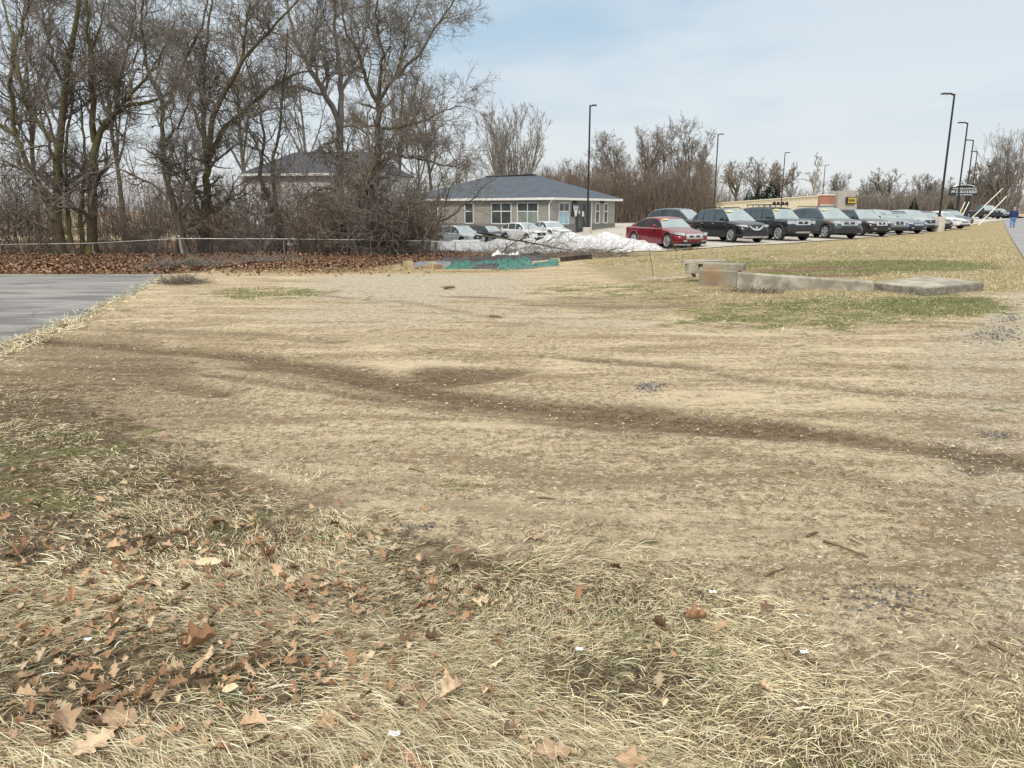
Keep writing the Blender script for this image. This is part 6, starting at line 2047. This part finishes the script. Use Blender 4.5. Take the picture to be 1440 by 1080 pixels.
ind, rest = cand[:230], cand[230:]
keys = ['tan', 'tan', 'rust', 'pale', 'dark', 'dark']
for x, y in ind:
    s = rnd.uniform(.025, .065) if rnd.random() < .8 else rnd.uniform(.06, .10)
    leaf_obj(x, y, s, rnd.randrange(len(LV)), rnd.choice(keys), (rnd.gauss(0, .22), rnd.gauss(0, .22), rnd.uniform(0, 6.28)), rnd.uniform(-.004, .014))
# the ones that stand out
for px, py, s, var, cn, rot, lab in [
    (278, 918, .13, 5, 'rust', (.25, -.15, .5), 'big curled orange-brown leaf, largest in the lawn, left of centre'),
    (128, 1062, .14, 0, 'pale', (.15, .05, 1.1), 'pale tan lobed oak leaf at the bottom edge, far left'),
    (165, 1022, .11, 3, 'tan', (.5, .3, .3), 'broad smooth tan leaf above the lobed oak leaf'),
    (92, 1032, .11, 4, 'tan', (.2, -.3, 2.4), 'folded brown leaf left of the lobed oak leaf'),
    (375, 795, .13, 5, 'rust', (.2, .2, 1.9), 'dark rusty curled leaf in the upper middle of the lawn'),
    (295, 802, .12, 6, 'pale', (.2, .1, .4), 'flat pale leaf left of the dark rusty curled leaf'),
    (25, 788, .13, 5, 'rust', (.4, .1, 2.2), 'reddish curled leaf standing up at the left edge'),
    (632, 985, .12, 1, 'pale', (.1, .1, .9), 'pale folded leaf alone in the grass right of centre'),
    (975, 880, .09, 5, 'rust', (.1, .1, .1), 'rusty narrow leaf on the grass tussock at right'),
    (772, 1070, .11, 3, 'tan', (.1, .2, .2), 'tan leaf at the bottom edge near the middle')]:
    q = P(px, py)
    leaf_obj(q.x, q.y, s, var, cn, rot, .03, lab, False)


def leaf_cloud(name, label, xs_, ys_, smin, smax, cols, wts, zmax=.04, low=False):
    n = len(xs_); parts = []
    var = rng.integers(0, len(LV), n); yaw = rng.uniform(0, 6.283, n); tx_ = rng.normal(size=n) * .35; ty_ = rng.normal(size=n) * .35; s = rng.uniform(smin, smax, n); z = zf(xs_, ys_) + rng.uniform(.004, zmax, n)
    c = palette(n, cols, wts, .22)
    for v in range(len(LV)):
        kd, cu, V, Q_ = LV[v]; m_ = np.where(var == v)[0]
        if not len(m_): continue
        if low:     # far away: four faces are enough
            V = np.array([V[2], V[30], V[62], V[34], V[32]]); Q_ = np.array([[0, 1, 4, 4], [0, 4, 3, 3], [1, 2, 4, 4], [4, 2, 3, 3]])[:, [0, 1, 2]]
        a = yaw[m_][:, None]; A = V[None] * s[m_][:, None, None]
        A = A + 0
        x_ = A[..., 0]; y_ = A[..., 1]; z_ = A[..., 2] + tx_[m_][:, None] * y_ + ty_[m_][:, None] * x_
        X_ = x_ * np.cos(a) - y_ * np.sin(a) + xs_[m_][:, None]; Y_ = x_ * np.sin(a) + y_ * np.cos(a) + ys_[m_][:, None]
        VV = np.stack([X_, Y_, z_ + z[m_][:, None]], 2)
        QQ = (Q_[None] + (np.arange(len(m_)) * len(V))[:, None, None]).reshape(-1, Q_.shape[1])
        parts.append((VV.reshape(-1, 3), QQ, np.repeat(c[m_], len(V), 0)))
    return build_stuff(name, label, parts, M_attr(name + '_mat', .7, 0, .15, 30))


rx = np.array([c[0] for c in rest]); ry = np.array([c[1] for c in rest])
leaf_cloud('leaf_scatter', 'small brown dead leaves scattered farther back over the lawn', rx, ry, .022, .065, [(.42, .29, .18), (.34, .20, .11), (.56, .44, .29), (.19, .115, .07)], [.35, .3, .2, .15])
# brown litter before and under the fence
n = 42000
x = rng.uniform(-46, 4.5, n); y = rng.uniform(25, 47, n)
y = np.where(rng.random(n) < .2, rng.uniform(45, 58, n), y)
lit_p = LIT
ylow = np.interp(x, [q.x for q in lit_p], [q.y for q in lit_p])
ok = (y > ylow + rng.normal(size=n) * .5) & (y < 60) & ((x < 0) | (y < 42))
leaf_cloud('leaf_litter', 'red-brown drift of dead leaves along the foot of the fence and thicket', x[ok], y[ok], .10, .20, [(.26, .15, .09), (.19, .10, .06), (.36, .235, .15), (.12, .07, .045)], [.35, .3, .2, .15], .14, True)
# thin leaves on the grass between asphalt tip and tarps
n = 2600
x = rng.uniform(-17, 0, n); y = rng.uniform(22, 38, n)
ok = rng.random(n) < .8 * blob(x, y, 420, 378, 150, 9, .6)
leaf_cloud('thin_litter', 'thin scatter of brown leaves on the pale grass before the fence', x[ok], y[ok], .09, .17, [(.36, .20, .11), (.28, .14, .07), (.48, .31, .18)], [.4, .35, .25], .05, True)

# ------------------------------------------------------------------ gravel, sticks
def gravel(name, label, x, y, s, cols, wts):
    n = len(x)
    base = np.array([(1, 0, 0), (.35, .9, 0), (-.7, .65, 0), (-.85, -.5, 0), (.2, -.95, 0), (.1, .05, .75), (.15, 0, -.4)])
    tri = np.array([(0, 1, 5), (1, 2, 5), (2, 3, 5), (3, 4, 5), (4, 0, 5)])
    V = base[None] * (1 + rng.normal(size=(n, 7, 1)) * .22) * s[:, None, None]
    a = rng.uniform(0, 6.28, n)[:, None]
    X_ = V[..., 0] * np.cos(a) - V[..., 1] * np.sin(a) + x[:, None]; Y_ = V[..., 0] * np.sin(a) + V[..., 1] * np.cos(a) + y[:, None]
    Z_ = V[..., 2] + (zf(x, y))[:, None] + .001
    Q_ = (tri[None] + (np.arange(n) * 7)[:, None, None]).reshape(-1, 3)
    return build_stuff(name, label, [(np.stack([X_, Y_, Z_], 2).reshape(-1, 3), Q_, np.repeat(palette(n, cols, wts, .15), 7, 0))], M_attr(name + '_mat', .9, 0, .1, 50))


n = 42000
x, y = scatter(n, 1.8, 26, .80, .8)
dirt_, gr_, li_, ga_, la_, ve_ = zone(x, y)
ok = rng.random(n) < (.28 + .72 * ga_ + .2 * dirt_) * (1 - .88 * la_) * (1 - gr_) * (.3 + .7 * vnoise(x, y, .9, 97)) * ((x > -.55 * y - 1) | (y < 12))
x, y = x[ok], y[ok]
dd = np.hypot(x, y)
gravel('gravel', 'small pale and grey stones scattered over the sandy drive', x, y, rng.uniform(.003, .011, len(x)) * .62 * (1 + .08 * dd) * rng.choice([.6, 1, 1.6], len(x), p=[.5, .4, .1]), [(.50, .44, .33), (.36, .32, .25), (.22, .20, .165), (.60, .56, .48)], [.4, .32, .23, .05])
xs_, ys_ = [], []
for px, py, rx_, ry_, n in [(914, 544, 18, 6, 320), (1400, 470, 40, 12, 420), (1398, 612, 24, 6, 140), (1250, 840, 80, 26, 190), (1420, 448, 20, 5, 120), (630, 405, 12, 4, 60), (590, 740, 30, 8, 60)]:
    c0 = P(px, py); hx = (P(px + rx_, py).x - P(px - rx_, py).x) / 2; hy = (P(px, py - ry_).y - P(px, py + ry_).y) / 2
    a = rng.normal(size=(n, 2)) * .5
    xs_.append(c0.x + a[:, 0] * hx + (c0.x / c0.y) * a[:, 1] * hy); ys_.append(c0.y + a[:, 1] * hy)
xs_ = np.concatenate(xs_); ys_ = np.concatenate(ys_); dd = np.hypot(xs_, ys_)
gravel('dark_gravel', 'dark crumbs of broken asphalt lying in small patches on the drive', xs_, ys_, rng.uniform(.003, .009, len(xs_)) * (1 + .09 * dd), [(.08, .076, .072), (.16, .15, .14), (.34, .31, .26)], [.4, .35, .25])

stickm = M_bark('stick_bark', (.13, .09, .06), (.25, .18, .12))
for px, py, qx, qy, r_, lab in [(1158, 762, 1222, 785, .006, 'brown twig lying on the sandy drive at right'), (1135, 756, 1150, 750, .008, 'short dark twig beside the longer brown twig at right'), (1196, 760, 1214, 768, .004, 'small thin twig just above the longer brown twig'), (740, 757, 775, 765, .006, 'short brown twig on bare soil in the middle'),
                               (1076, 812, 1105, 800, .006, 'dark twig on bare soil left of the asphalt crumbs'), (757, 701, 782, 703, .006, 'dark little twig on the middle of the drive'), (1260, 850, 1300, 860, .004, 'thin straw-brown twig right of the asphalt crumbs'), (690, 446, 706, 448, .02, 'dark stick in the pale gravel before the tarps'),
                               (625, 407, 640, 406, .035, 'dark clod of wood on the pale gravel'), (1390, 905, 1440, 930, .005, 'thin dry twig at the right edge of the drive'), (575, 660, 596, 665, .006, 'brown twig lying on the streaked drive')]:
    a = P(px, py); c = P(qx, qy); d = c - a
    pts = [Vector((0, 0, r_)), d * .35 + Vector((0, .02 * d.length * 3, r_ * 1.2)), d * .7 + Vector((0, -.02 * d.length, r_ * 1.4)), d + Vector((0, 0, r_))]
    tag(G().tube(pts, [r_, r_ * .9, r_ * .7, r_ * .4], 6).build('twig', stickm, None, True), lab, 'twig').location = a
# scraps of white litter
for px, py, s_, lab in [(815, 487 + 435, .018, 'white scrap of paper on the gravelly soil right of the grass'), (1130, 925, .02, 'crumpled white scrap at the right of the lawn edge'), (1002, 840, .02, 'little white scrap on bare soil'), (555, 1042, .025, 'torn greyish white scrap at the bottom, among leaves'), (125, 908, .016, 'small white scrap of paper in the left foreground grass')]:
    q = P(px, py)
    n_ = 6; g = G()
    g.grid([[((i / (n_ - 1) - .5) * s_ * 1.5 + rnd.uniform(-.1, .1) * s_, (j / (n_ - 1) - .5) * s_ + rnd.uniform(-.1, .1) * s_, rnd.uniform(.0, .35) * s_ + .004) for j in range(n_)] for i in range(n_)])
    o = g.build('paper_scrap', M('scrap_paper', (.78, .78, .76), (.66, .66, .64), 20, .8), None, True); o.location = q + Vector((0, 0, .02))
    md = o.modifiers.new('thickness', 'SOLIDIFY'); md.thickness = .002
    tag(o, lab, 'litter')
